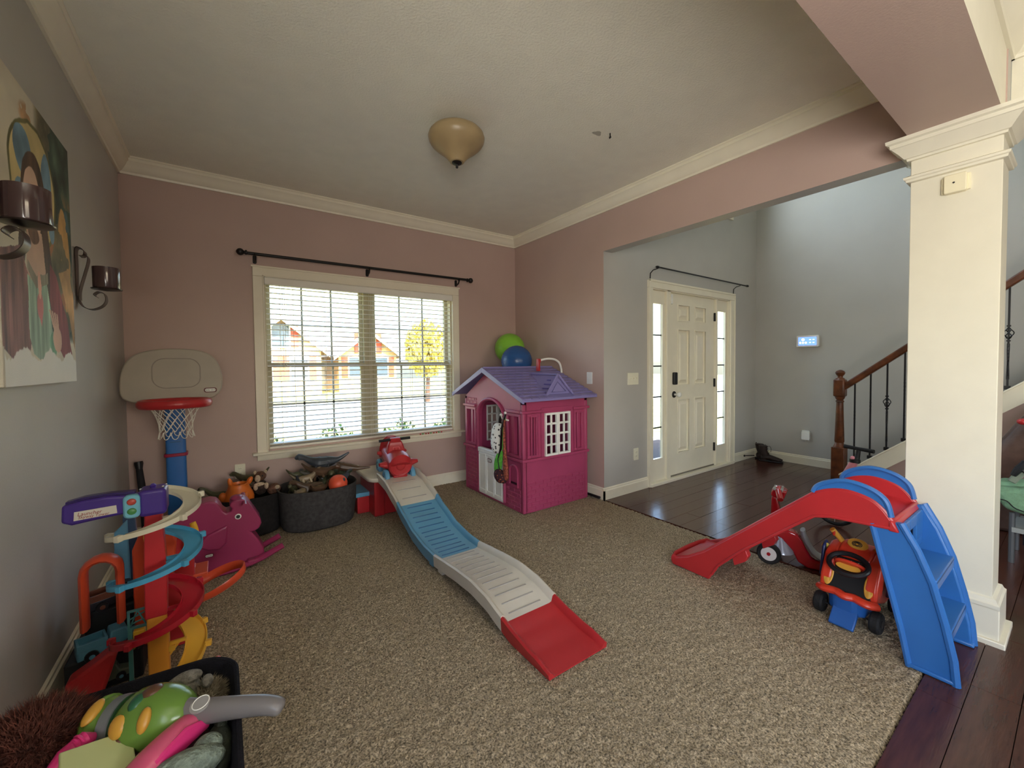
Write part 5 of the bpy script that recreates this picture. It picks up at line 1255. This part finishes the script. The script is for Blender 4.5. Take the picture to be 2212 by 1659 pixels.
# ---- toy vehicles standing behind the tower
def truck(name, lab, c, s, m, m2, ang=0, kind=0):
    t = thing(name, lab, 'toy vehicle', c, ang); k = s
    obj('body', MB().prism([(-.5*k, .06*k), (.5*k, .06*k), (.5*k, .22*k), (.28*k, .26*k), (.22*k, .44*k), (-.02*k, .44*k), (-.04*k, .26*k), (-.5*k, .26*k)], 'y', -.18*k, .18*k), m, t, bevel=.03*k, world=False)
    obj('bed', MB().frame('z', .24*k, .38*k, (-.5*k, -.19*k, -.06*k, .19*k), (-.46*k, -.15*k, -.10*k, .15*k)), m2, t, bevel=.008*k, world=False)
    for x in (-.3, .3):
        for y in (-1, 1):
            w_ = obj('wheel', MB().lathe([(.01*k, -.04*k), (.10*k, -.04*k), (.11*k, 0), (.10*k, .04*k), (.01*k, .04*k)], (x*k, y*.19*k, .10*k), 16, 'y'), DARK, t, world=False)
            obj('hub', MB().lathe([(.002*k, -.05*k), (.045*k, -.05*k), (.045*k, .05*k), (.002*k, .05*k)], (x*k, y*.19*k, .10*k), 12, 'y'), m2, w_, world=False)
    obj('windscreen', MB().box((.0*k, -.15*k, .29*k), (.24*k, .15*k, .40*k)), mat('toy_glass', (20, 30, 40), .1), t, world=False)
    return t
AQ = plastic('dusty_blue_plastic', (78, 132, 156), .4)
truck('toy_truck', 'dusty blue toy truck beside the wall, left of the race tower', (-.40, 2.30, .14), .20, AQ, AQ, .3)
truck('toy_truck', 'dark toy truck with brown grille in the orange arch', (-.40, 2.46, .26), .20, mat('dark_truck', (36, 34, 40), .4), plastic('brown_plastic', (110, 66, 50)), .4)
truck('toy_truck', 'small green toy truck between blue truck and yellow column', (-.31, 2.30, .13), .12, plastic('leaf_green', (104, 132, 52)), DARK, 1.0)
truck('toy_truck', 'grey-green toy car with clear bumper low beside the baseboard', (-.41, 2.24, .045), .15, plastic('murky_green', (84, 96, 84)), AQ, .2)
obj_stack = thing('toy_crate', 'dark toy crate supporting the small trucks beside the wall', 'toy box', (-.40, 2.36, 0)); obj('box', MB().box((-.53, 2.27, .0), (-.30, 2.56, .14)), mat('dark_crate', (30, 34, 38), .6), obj_stack, bevel=.008)
obj('crate_upper', MB().box((-.50, 2.42, .14), (-.32, 2.56, .26)), mat('dark_crate'), obj_stack, bevel=.008)
rkt = thing('toy_girder', 'teal toy girder frame left of the yellow column', 'toy', (-.29, 2.12, .26))
mb = MB(); mb.frame('y', 2.14, 2.15, (-.325, .27, -.262, .345), (-.318, .279, -.269, .338))
for a, b in (((-.32, .275), (-.295, .34)), ((-.295, .34), (-.27, .275)), ((-.32, .31), (-.268, .33)), ((-.32, .29), (-.28, .30))): mb.tube([(a[0], 2.145, a[1]), (b[0], 2.145, b[1])], .003, 6)
obj('lattice', mb, plastic('teal_plastic', (72, 128, 128)), rkt); obj('lattice_post', MB().box((-.325, 2.14, .0), (-.312, 2.15, .27)), plastic('teal_plastic', (72, 128, 128)), rkt)
obj('yellow_block', MB().box((-.31, 2.14, .2), (-.275, 2.17, .26)), YEL, rkt, bevel=.003)
# ================================================================ blue and orange ride-on car under the slide (nose towards -x)
L = dict(world=False)
ro = thing('ride_on_car', 'blue and orange ride-on car with yellow handles under the slide', 'ride-on toy', (2.62, .672, 0), -.03)
RB = plastic('royal_blue_plastic', (38, 92, 168)); RO = plastic('coral_red_plastic', (216, 64, 42), .3); RY = plastic('mustard_plastic', (216, 160, 62), .4); NAVY = plastic('navy_plastic', (36, 48, 96))
obj('chassis', MB().prism([(-.13, -.075), (.20, -.08), (.20, .08), (-.13, .075), (-.16, .04), (-.16, -.04)], 'z', .05, .14), RB, ro, bevel=.012, **L)
obj('foot_plate', MB().prism([(-.135, .095), (-.215, .012), (-.205, .0), (-.12, .07)], 'y', -.052, .048), RB, ro, bevel=.005, **L)
obj('bumper', MB().tube(spline([(-.13, .108, .135), (-.155, .08, .142), (-.15, .035, .145), (-.165, .0, .142), (-.15, -.035, .142), (-.16, -.085, .138), (-.13, -.115, .132)], 4), [(.018, .024)]*25, 12), RO, ro, **L)
obj('hood_side', MB().prism([(-.13, .14), (-.12, .20), (-.06, .30), (.02, .335), (.08, .33), (.16, .20), (.18, .12), (.0, .10)], 'y', -.115, -.065), RO, ro, bevel=.012, seg=3, **L)
obj('hood_side', MB().prism([(-.13, .14), (-.12, .20), (-.06, .30), (.02, .335), (.08, .33), (.16, .20), (.18, .12), (.0, .10)], 'y', .065, .115), RO, ro, bevel=.012, seg=3, **L)
obj('hood', MB().prism([(-.045, .29), (-.02, .325), (.03, .35), (.08, .345), (.15, .22), (.10, .20)], 'y', -.07, .07), RO, ro, bevel=.012, seg=3, **L)
obj('dark_cockpit', MB().prism([(-.135, .145), (-.05, .29), (-.03, .28), (-.10, .14)], 'y', -.092, .092), mat('matte_black', (14, 14, 16), .7), ro, bevel=.004, **L)
for s_ in (-1, 1): obj('yellow_panel', MB().lathe([(.001, -.004), (.024, -.004), (.028, 0), (.024, .004), (.001, .004)], (0, 0, 0), 24, 'x', sx=1).xf(Matrix.Translation((-.108, s_*.082, .205)) @ Matrix.Rotation(.5, 4, 'Y') @ Matrix.Scale(2.0, 4, (0, 0, 1)) @ Matrix.Scale(.75, 4, (0, 1, 0))), RY, ro, **L)
wl = obj('steering_wheel', MB().tube([(-.115+.0+.045*math.sin(a), .078*math.cos(a), .285+.035*math.sin(a)) for a in np.linspace(0, 2*PI, 29)[:-1]], .012, 10, closed=True), DARK, ro, **L)
ds_ = obj('dashboard', MB().lathe([(.001, 0), (.052, 0), (.055, .006), (.05, .012), (.001, .013)], (0, 0, 0), 28, 'x').xf(Matrix.Translation((-.092, 0, .282)) @ Matrix.Rotation(PI-.85, 4, 'Y') @ Matrix.Scale(1.15, 4, (0, 1, 0)) @ Matrix.Scale(.8, 4, (0, 0, 1))), RO, ro, **L)
obj('dashboard_lip', MB().prism(ell(0, 0, .03, .05, 20), 'z', 0, .004).xf(Matrix.Translation((-.114, 0, .268)) @ Matrix.Rotation(-.75, 4, 'Y') @ Matrix.Scale(.6, 4, (1, 0, 0))), RY, ds_, **L)
for y, s_ in ((.03, 3), (0, 20), (-.03, 4)):
    obj('shape_button', MB().prism([(.008*math.cos(2*PI*i/s_+1.57), .008*math.sin(2*PI*i/s_)) for i in range(s_)], 'z', 0, .003).xf(Matrix.Translation((-.098, y, .292)) @ Matrix.Rotation(-.75, 4, 'Y')), mat('button_cream', (226, 214, 190), .4), ds_, **L)
hb2 = obj('handlebar', MB().tube(spline([(.0, .105, .40), (.02, .085, .365), (.035, .06, .33), (.03, .02, .325), (.03, -.02, .325), (.035, -.06, .33), (.02, -.085, .365), (.0, -.105, .39)], 5), [.013]*36, 12), RY, ro, **L)
obj('horn_pad', MB().lathe([(.001, -.008), (.034, -.008), (.038, 0), (.034, .008), (.001, .008)], (0, 0, 0), 28, 'x').xf(Matrix.Translation((.012, 0, .352)) @ Matrix.Rotation(.6, 4, 'Y') @ Matrix.Scale(1.15, 4, (0, 1, 0)) @ Matrix.Scale(.75, 4, (0, 0, 1))), RY, hb2, **L)
mb = MB()
for k in range(3):
    mb.tube([( .002+.004*math.sin(a)+.0, (.02-.006*k)*math.cos(a), .355+(.013-.004*k)*math.sin(a)) for a in np.linspace(0, 2*PI, 15)[:-1]], .0018, 5, closed=True)
obj('horn_emblem', mb, DARK, hb2, **L)
for s_ in (-1, 1): obj('grip_pad', MB().ball((-.002, s_*.097, .385), (.006, .008, .018), 10, 8), plastic('pad_red', (188, 50, 34)), hb2, **L)
for s_ in (-1, 1):
    obj('mirror', MB().ball((.0, s_*.13, .30), (.008, .022, .018), 14, 10), plastic('lime_yellow', (206, 186, 84)), ro, **L)
    obj('side_fin', MB().prism([(-.06, .16), (-.02, .31), (.02, .33), (.04, .16)], 'y', s_*.135-.008, s_*.135+.008), NAVY, ro, bevel=.006, **L)
    for x in (-.118, .165):
        r_ = .05
        w_ = obj('wheel', MB().lathe([(.01, -.02), (r_-.006, -.02), (r_, -.012), (r_, .012), (r_-.006, .02), (.01, .02)], (x, s_*.112, r_), 28, 'y'), mat('tyre_black', (22, 22, 24), .7, .3, 80), ro, **L)
        obj('hub', MB().lathe([(.002, -.022), (.018, -.022), (.018, .022), (.002, .022)], (x, s_*.112, r_), 16, 'y'), DARK, w_, **L)
obj('axle', MB().tube([(-.118, -.12, .05), (-.118, .12, .05)], .005, 8), DARK, ro, **L)
obj('seat', MB().prism([(.08, .12), (.08, .20), (.20, .22), (.24, .28), (.27, .28), (.26, .12)], 'y', -.07, .07), RB, ro, bevel=.015, **L)

# ================================================================ red tricycle behind the slide
tr_ = thing('toddler_trike', 'glossy red toddler trike with grey seat behind the slide', 'tricycle', (3.0, .95, 0), math.radians(107.5))
GL_ = mat('gloss_red', (168, 26, 34), .15, coat=.5); GS = plastic('grey_seat_plastic', (140, 140, 142), .4)
prof = [(.225, .42), (.20, .30), (.205, .20), (.165, .215), (.12, .205), (.09, .165), (.07, .12), (.035, .062), (-.02, .05), (-.16, .06), (-.20, .10), (-.24, .10), (-.24, .05), (-.16, .0), (.02, .0), (.06, .0), (.11, .024), (.14, .09), (.20, .155), (.25, .17), (.26, .26), (.255, .42)]
obj('frame', MB().prism(prof, 'y', -.035, .035), GL_, tr_, bevel=.012, seg=3, **L)
obj('seat_pad', MB().tube(spline([(.088, 0, .228), (.075, 0, .18), (.04, 0, .11), (.0, 0, .078), (-.06, 0, .07), (-.14, 0, .085)], 5), [(.014, .045)]*26, 12, up=(0, 0, 1)), GS, tr_, **L)
obj('fork_fairing', MB().loft([[(.20+.018*math.cos(a), .018*math.sin(a), .20) for a in np.linspace(0, 2*PI, 17)[:-1]], [(.20+.03*math.cos(a), .035*math.sin(a), .14) for a in np.linspace(0, 2*PI, 17)[:-1]], [(.19+.06*math.cos(a), .085*math.sin(a), .085) for a in np.linspace(0, 2*PI, 17)[:-1]], [(.19+.065*math.cos(a), .09*math.sin(a), .07) for a in np.linspace(0, 2*PI, 17)[:-1]]]), mat('satin_grey', (166, 170, 180), .25, metal=.3), tr_, **L)
for s_ in (-1, 1):
    w_ = obj('wheel', MB().lathe([(.04, -.014), (.060, -.018), (.067, -.010), (.067, .010), (.060, .018), (.04, .014)], (.26, s_*.10, .067), 32, 'y'), mat('tyre_black'), tr_, **L)
    obj('wheel_disc', MB().lathe([(.001, -.0165), (.043, -.0165), (.045, 0), (.043, .0165), (.001, .0165)], (.26, s_*.10, .067), 28, 'y'), mat('wheel_white', (226, 220, 216), .4), w_, **L)
    obj('hub_cap', MB().lathe([(.001, -.022), (.010, -.022), (.013, -.010), (.013, .010), (.010, .022), (.001, .022)], (.26, s_*.10, .067), 16, 'y'), GL_, w_, **L)
obj('wheel', MB().lathe([(.01, -.018), (.05, -.018), (.055, 0), (.05, .018), (.01, .018)], (-.20, 0, .055), 28, 'y'), mat('tyre_black'), tr_, **L)
hh = obj('handle_column', MB().prism([(.19, .40), (.17, .46), (.25, .47), (.26, .42)], 'y', -.035, .035), GL_, tr_, bevel=.01, **L)
obj('handlebar', MB().tube([(.19, -.12, .43), (.215, -.05, .46), (.22, 0, .465), (.215, .05, .46), (.20, .11, .425)], [.016, .018, .022, .018, .016], 12), GL_, hh, **L)
obj('handle_cap', MB().box((.19, -.05, .462), (.245, .05, .476)), mat('translucent_grey', (176, 176, 170), .2, trans=.3), hh, bevel=.004, **L)
text('frame_lettering', 'radio flyer', .022, mat('letter_white', (230, 226, 222), .4), tr_, (-.045, .0362, .032), (PI/2, 0, PI), .0004, 1, .25)

# ================================================================ pink balance bike by the stairs
bk = thing('balance_bike', 'pink balance bike with black handlebar standing at the stair wall', 'bicycle', (3.9, .95, 0))
PK = mat('pink_paint', (214, 138, 146), .35)
obj('frame', MB().tube([(3.9, 1.075, .42), (3.9, 1.035, .50), (3.9, 1.02, .535)], [.022, .026, .026], 12).tube([(3.9, 1.04, .48), (3.9, .92, .43), (3.9, .80, .36)], [.022, .018, .018], 10).tube([(3.9, .80, .36), (3.9, .70, .14)], .012, 8), PK, bk)
obj('stem', MB().tube([(3.9, 1.02, .525), (3.9, 1.005, .57), (3.9, 1.0, .62)], [.030, .016, .015], 12), BLACK, bk)
obj('handlebar', MB().tube([(3.92, 1.09, .632), (3.9, 1.0, .628), (3.88, .905, .625)], [.015, .013, .015], 12), mat('grip_foam', (24, 22, 24), .8), bk)
obj('clamp', MB().ball((3.885, 1.03, .555), (.012, .016, .016), 12, 8), PK, bk); obj('clamp_band', MB().lathe([(.02, .52), (.034, .522), (.034, .545), (.02, .55)], (3.9, 1.02, 0), 16), BLACK, bk)
obj('fork', MB().tube([(3.9, 1.075, .42), (3.9, 1.10, .35), (3.9, 1.14, .14)], .011, 8), BLACK, bk)
obj('seat', MB().tube(spline([(3.9, .98, .458), (3.9, .90, .462), (3.9, .82, .45), (3.9, .76, .445), (3.9, .735, .452)], 4), [(.007+.001*i, .012+.003*i) for i in range(17)], 10, up=(0, 0, 1)), DARK, bk)
obj('seat_post', MB().tube([(3.9, .80, .36), (3.9, .78, .44)], .01, 8), BLACK, bk)
for y in (1.14, .70):
    w_ = obj('wheel', MB().tube([(3.9, y+.125*math.cos(a), .14+.125*math.sin(a)) for a in np.linspace(0, 2*PI, 33)[:-1]], .014, 8, closed=True), mat('tyre_black'), bk)
    mb = MB()
    for q in range(8): a = q*PI/4; mb.tube([(3.9, y, .14), (3.9, y+.115*math.cos(a), .14+.115*math.sin(a))], .003, 5)
    obj('spokes', mb, GS, w_)
# ================================================================ boots
def boot(lab, x, y, ang, lean=0):
    t = thing('work_boot', lab, 'boot', (x, y, 0), rot=(0, 0, ang))
    LE = mat('dark_leather', (44, 30, 26), .55, .4, 60, .25, 20)
    secs = [(.0, .0, .012, .05, .038), (.01, .0, .05, .05, .04), (.015, .0, .09, .048, .04), (-.005, .0, .13, .044, .04), (-.01, .0, .17, .048, .044), (-.012, .0, .20, .052, .047)]
    rings = [[(cx_+a*math.cos(q), cy_+b*math.sin(q), z) for q in np.linspace(0, 2*PI, 19)[:-1]] for cx_, cy_, z, a, b in secs]
    obj('shaft', MB().loft(rings), LE, t, **L)
    obj('vamp', MB().tube(spline([(-.03, 0, .045), (.05, 0, .055), (.12, 0, .042), (.17, 0, .032), (.20, 0, .025)], 4), [(.040-.0012*i, .042+.0004*i-.00006*i*i) for i in range(17)], 14, up=(0, 0, 1)), LE, t, **L)
    obj('sole', MB().prism([(-.055, -.035), (.10, -.045), (.18, -.042), (.212, -.02), (.212, .02), (.18, .042), (.10, .045), (-.055, .035)], 'z', 0, .02), DARK, t, bevel=.006, **L)
    mb = MB()
    for k in range(5): z = .085+k*.025; mb.tube([(.055-k*.006, -.02, z), (.062-k*.006, 0, z+.004), (.055-k*.006, .02, z)], .003, 5)
    mb.tube(spline([(.035, .01, .19), (.06, .02, .195), (.075, .025, .16), (.07, .03, .12)], 4), .0025, 5)
    obj('laces', mb, mat('lace', (30, 24, 22), .9), t, **L)
    obj('pull_tab', MB().tube([(-.055, 0, .19), (-.062, 0, .215), (-.05, 0, .21)], .004, 6), LE, t, **L)
boot('dark work boot standing in the foyer corner, left of the pair', 5.82, 2.52, -1.75); boot('dark work boot nearer to the staircase, toe pointing at the stairs', 5.74, 2.44, -1.35)

# ================================================================ things right of the column, at the stair wall
ch = thing('green_chair', 'pale green toddler chair cut by the right edge of the photo', 'chair', (4.25, .14, 0))
GC = mat('sage_fabric', (122, 160, 128), .9, .3, 200, .06, 30)
obj('backrest', MB().tube([(4.15, .36, .44), (4.15, .15, .47), (4.16, -.10, .47)], [(.05, .045)]*3, 14, up=(0, 0, 1)), GC, ch)
obj('seat', MB().prism([(.36, .47), (-.12, .53), (-.12, .26), (.30, .34)], 'x', 4.02, 4.42), GC, ch, bevel=.03, seg=3)
obj('seam', MB().tube(spline([(4.012, .34, .405), (4.010, .29, .40), (4.010, .25, .36), (4.012, .15, .335)], 4), .003, 6), DARK, ch)
for x in (4.07, 4.37):
    for y in (.27, -.08): obj('leg', MB().tube([(x, y, 0), (x, y, .32)], .014, 8), mat('chair_metal', (120, 124, 128), .3, metal=.7), ch)
obj('under_shelf', MB().box((4.05, -.08, .20), (4.40, .27, .23)), mat('pale_grey_board', (150, 154, 152), .5), ch)
cu_ = thing('brown_cushion', 'brown leather-look cushion leaning on the stair wall at the right edge', 'cushion', (4.9, .22, 0))
obj('cushion', MB().tube(spline([(4.92, .43, .40), (4.88, .36, .52), (4.86, .28, .66), (4.86, .18, .84), (4.86, .06, .98)], 4), [(.10, .13)]*17, 14), mat('brown_leather', (98, 76, 68), .35, .2, 40, .12, 10), cu_)
obj('cushion_base', MB().box((4.75, -.1, 0), (5.1, .46, .36)), mat('brown_leather'), cu_, bevel=.03)
t = thing('toy_figure', 'small dark and green toy figure on the green chair at the right edge', 'toy', (4.1, .26, .50))
obj('body', MB().box((4.07, .235, .505), (4.12, .275, .60), (.5, 0, 0)), mat('sage_grey', (130, 140, 124), .7), t, bevel=.006); obj('upper', MB().tube([(4.05, .27, .56), (4.05, .25, .60), (4.05, .225, .66)], [.014, .02, .010], 8), DARK, t); obj('arm', MB().tube([(4.05, .262, .62), (4.05, .235, .60), (4.05, .20, .57)], .008, 8), DARK, t)
t = thing('red_toy', 'small red toy at the right edge below the stairs', 'toy', (4.5, .26, .78)); obj('body', MB().ball((4.5, .262, .86), (.03, .03, .022), 14, 10), RED, t); obj('stand', MB().tube([(4.52, .24, .0), (4.52, .24, .86)], .012, 8), DARK, t)

# ================================================================ open fabric bin in the foreground
fb = thing('fabric_bin', 'black fabric bin full of plush toys in the bottom left corner', 'storage bin', (-.21, 1.24, 0))
FBM = fabric('navy_black_fabric', (30, 30, 36))
def frg(e, z, n=48, wob=.0):
    R = []; x0, x1, y0, y1 = -.455-e, .018+e, .93-e, 1.515+e; r = .10
    pts = rrect(x0, y0, x1, y1, r, 11); 
    return [(x, y, z+(.05*(x+.22)*0 + wob*math.sin(5*x+3*y))) for x, y in pts]
rings = [frg(-.15, .004), frg(-.05, .004), frg(-.035, .02), frg(-.02, .14), frg(-.006, .28), frg(0, .40, wob=.006), frg(0, .425, wob=.008), frg(-.012, .427, wob=.008), frg(-.02, .40, wob=.006), frg(-.035, .2), frg(-.06, .03), frg(-.15, .02)]
obj('body', MB().loft(rings), FBM, fb, angle=60)
obj('rim_hem', MB().tube(frg(-.006, .426, wob=.008), .006, 6, closed=True), FBM, fb)
# green toy with grey handle: a bulb of rings with coloured keys and a long grey neck
gt_ = thing('green_music_toy', 'green toy instrument with orange keys and long grey handle', 'toy', (-.14, 1.32, .40))
GG = plastic('lime_plastic', (98, 132, 56), .22); GY = plastic('grey_handle', (112, 108, 108), .3)
ax0, ax1 = Vector((-.285, 1.415, .405)), Vector((-.078, 1.258, .445))
def al(t): return ax0.lerp(ax1, t)
ts = [-.08, -.03, .05, .12, .17, .22, .30, .36, .40, .48, .6, .72, .82, .90, .96, 1.0]
rs2 = [.014, .032, .05, .056, .055, .048, .045, .047, .055, .066, .070, .067, .058, .045, .030, .012]
obj('body', MB().tube([al(t) for t in ts], rs2, 24), GG, gt_)
obj('grey_ring', MB().tube([al(t) for t in (.235, .25, .30, .345, .36)], [.046, .056, .057, .056, .046], 24), plastic('ring_grey', (112, 116, 118), .35), gt_)
obj('green_band', MB().tube([al(t) for t in (.10, .11, .13, .14)], [.056, .061, .061, .055], 24), GG, gt_); obj('dark_groove', MB().tube([al(t) for t in (.365, .37, .385, .39)], [.048, .0575, .0575, .05], 24), plastic('dark_green', (36, 70, 44)), gt_)
dirv = (ax1-ax0).normalized(); upv = Vector((-.25, -.45, .86)); upv = (upv-dirv*upv.dot(dirv)).normalized(); sdv = dirv.cross(upv)
def key(t, ang, a, b, m, nm='key', r=.069):
    c0 = al(t); d = upv*math.cos(ang)+sdv*math.sin(ang); p = c0+d*(r-.004)
    M = Matrix((dirv, d.cross(dirv), d)).transposed().to_4x4(); M.translation = p
    obj(nm, MB().ball((0, 0, 0), (a, b, .010), 16, 10).xf(M), m, gt_)
KO = plastic('key_orange', (196, 146, 58)); KB = plastic('key_brown', (92, 62, 44)); KG = plastic('key_dark_green', (40, 92, 64))
key(.50, .55, .020, .024, KO); key(.74, .45, .014, .026, KO); key(.58, -.15, .016, .020, KG); key(.64, -.55, .022, .022, KB); key(.50, 1.15, .018, .018, KB); key(.44, 1.5, .020, .022, KG); key(.14, -.1, .016, .03, KO, r=.058)
hp = spline([tuple(al(.95)), (-.057, 1.245, .444), (-.012, 1.215, .450), (.047, 1.18, .452), (.082, 1.16, .448), (.103, 1.148, .438)], 5)
obj('handle', MB().tube(hp, [(.034-.0007*i, .022) for i in range(len(hp)-3)]+[(.018, .020), (.014, .016), (.006, .008)], 16), GY, gt_)
dk_ = obj('handle_disc', MB().lathe([(.001, 0), (.021, 0), (.021, .004), (.001, .0045)], (0, 0, 0), 24).xf(Matrix.Translation((-.064, 1.238, .4685)) @ Matrix.Rotation(.25, 4, 'X') @ Matrix.Rotation(-.2, 4, 'Y')), plastic('disc_grey', (150, 148, 146)), gt_)
obj('disc_ring', MB().tube([(-.063+.017*math.cos(a), 1.239+.017*math.sin(a)*.97, .4735+.004*math.sin(a)+.003*math.cos(a)) for a in np.linspace(0, 2*PI, 25)[:-1]], .0012, 5, closed=True), WHITEP, dk_)
# fluffy brown fur
def furball(name, lab, c, r, m, n_, ln, cat='plush toy', seed=1):
    t = thing(name, lab, cat, (c[0], c[1], c[2]-r[2])); rr3 = random.Random(seed)
    obj('core', MB().ball(c, [v*.9 for v in r], 20, 14), m, t); mb = MB()
    for _ in range(n_):
        d = Vector((rr3.gauss(0, 1), rr3.gauss(0, 1), abs(rr3.gauss(0, 1))*.8+.05)).normalized(); p = Vector((c[0]+d.x*r[0]*.88, c[1]+d.y*r[1]*.88, c[2]+d.z*r[2]*.88))
        j = Vector((rr3.uniform(-1, 1), rr3.uniform(-1, 1), rr3.uniform(-1, 1)))*.6; q = p+(d+j*.6)*ln*.5; e = p+(d+j)*ln*.95; s_ = d.cross(Vector((rr3.uniform(-1, 1), .3, 1))).normalized()*.0011
        mb.add([p-s_, p+s_, q+s_*.8, q-s_*.8, e], [(0, 1, 2, 3), (3, 2, 4)])
    o = obj('fur', mb, m, t, smooth=False); o['kind'] = 'stuff'; return t
furball('brown_plush', 'fluffy dark brown plush toy at the left of the foreground bin', (-.385, 1.42, .40), (.10, .10, .075), mat('auburn_fur', (96, 54, 44), .9, .3, 100, .3, 60), 9000, .03)
plush('plush_animal', 'light grey plush animal behind the green instrument in the foreground bin', [((-.115, 1.42, .40), (.045, .05, .045), GRF, 'body'), ((-.10, 1.415, .44), (.035, .022, .016), GRF, 'head'), ((-.055, 1.395, .425), (.014, .024, .012), GRF, 'ear'), ((-.165, 1.415, .43), (.035, .02, .016), GRF, 'arm')], GRF)
furball('cream_plush', 'cream plush tuft deep at the back right of the foreground bin', (-.06, 1.40, .37), (.045, .05, .04), mat('ivory_fur', (150, 138, 116), .95, .3, 100, .15, 40), 1500, .018, seed=3)
# pink brush with ribs
t = thing('pink_toy_brush', 'ribbed hot pink toy handle sticking up left of the yellow box', 'toy', (-.315, 1.30, .40)); HP = plastic('hot_pink_plastic', (206, 50, 116), .35)
bp_ = [Vector((-.35, 1.25, .36)), Vector((-.33, 1.28, .40)), Vector((-.305, 1.30, .428)), Vector((-.278, 1.32, .436)), Vector((-.266, 1.328, .43))]
obj('handle', MB().tube(bp_, [.014, .018, .021, .020, .010], 16), HP, t); mb = MB()
for k in range(12):
    p = bp_[0].lerp(bp_[3], .28+.055*k); p.z += .008*math.sin(.28+.055*k*3.1); ring_ = []
    mb.tube([p+Vector((.021*math.cos(a)*.62, -.021*math.cos(a)*.75, .022*math.sin(a))) for a in np.linspace(0, 2*PI, 17)[:-1]], .0028, 5, closed=True)
obj('ribs', mb, HP, t)
# pale yellow box
t = thing('cream_box', 'pale yellow-green plastic box lying in the foreground bin', 'toy box', (-.22, 1.28, .39)); YG = plastic('pale_lime', (176, 182, 130), .35)
M_ = Matrix.Translation((-.25, 1.245, .405)) @ Euler((.35, .25, .3)).to_matrix().to_4x4()
obj('box', MB().box((-.055, -.06, -.05), (.055, .05, .018)).xf(M_), YG, t, bevel=.004); obj('lid', MB().box((-.06, -.065, .018), (.06, .055, .026)).xf(M_), YG, t, bevel=.003)
# pink sandal-like toy
t = thing('pink_doll_shoe', 'long glossy pink toy with two blunt tips beside the green instrument', 'toy', (-.10, 1.21, .40)); HPK = mat('translucent_pink', (214, 92, 126), .2, trans=.15, coat=.3)
obj('shell', MB().tube(spline([(-.19, 1.155, .40), (-.15, 1.185, .425), (-.11, 1.22, .435), (-.075, 1.25, .435), (-.055, 1.27, .43)], 5), [(.026-.0005*i, .04-.0012*i) for i in range(21)], 14), HPK, t)
obj('tip', MB().tube([(-.075, 1.25, .445), (-.055, 1.272, .447), (-.045, 1.283, .44)], [.011, .011, .006], 10), HP, t); obj('tip', MB().tube([(-.062, 1.238, .44), (-.044, 1.26, .44), (-.036, 1.27, .432)], [.011, .010, .005], 10), HP, t)
obj('side_fin', MB().tube([(-.14, 1.16, .42), (-.09, 1.20, .43), (-.05, 1.235, .42)], [(.018, .008), (.024, .010), (.012, .006)], 10), HP, t)
plush('plush_sock', 'grey-green plush shape at the bottom edge beside the pink toy', [((-.09, 1.145, .40), (.075, .035, .035), mat('sage_plush', (120, 132, 120), 1, .8, 120, .15, 60), 'body'), ((-.05, 1.175, .405), (.03, .028, .026), mat('sage_plush'), 'head')], GRF)
plush('plush_sock', 'dark olive cloth folded against the right side of the foreground bin', [((-.03, 1.21, .36), (.03, .06, .05), fabric('olive_cloth', (58, 62, 52)), 'fold'), ((-.025, 1.245, .40), (.014, .03, .022), fabric('olive_cloth', (58, 62, 52)), 'fold')], GRF, 'cloth')
plush('plush_filler', 'dark maroon plush mass under the toys of the foreground bin', [((-.22, 1.22, .30), (.20, .26, .10), mat('maroon_plush', (66, 32, 36), 1, .8, 120, .3, 60), 'body')], DKF)
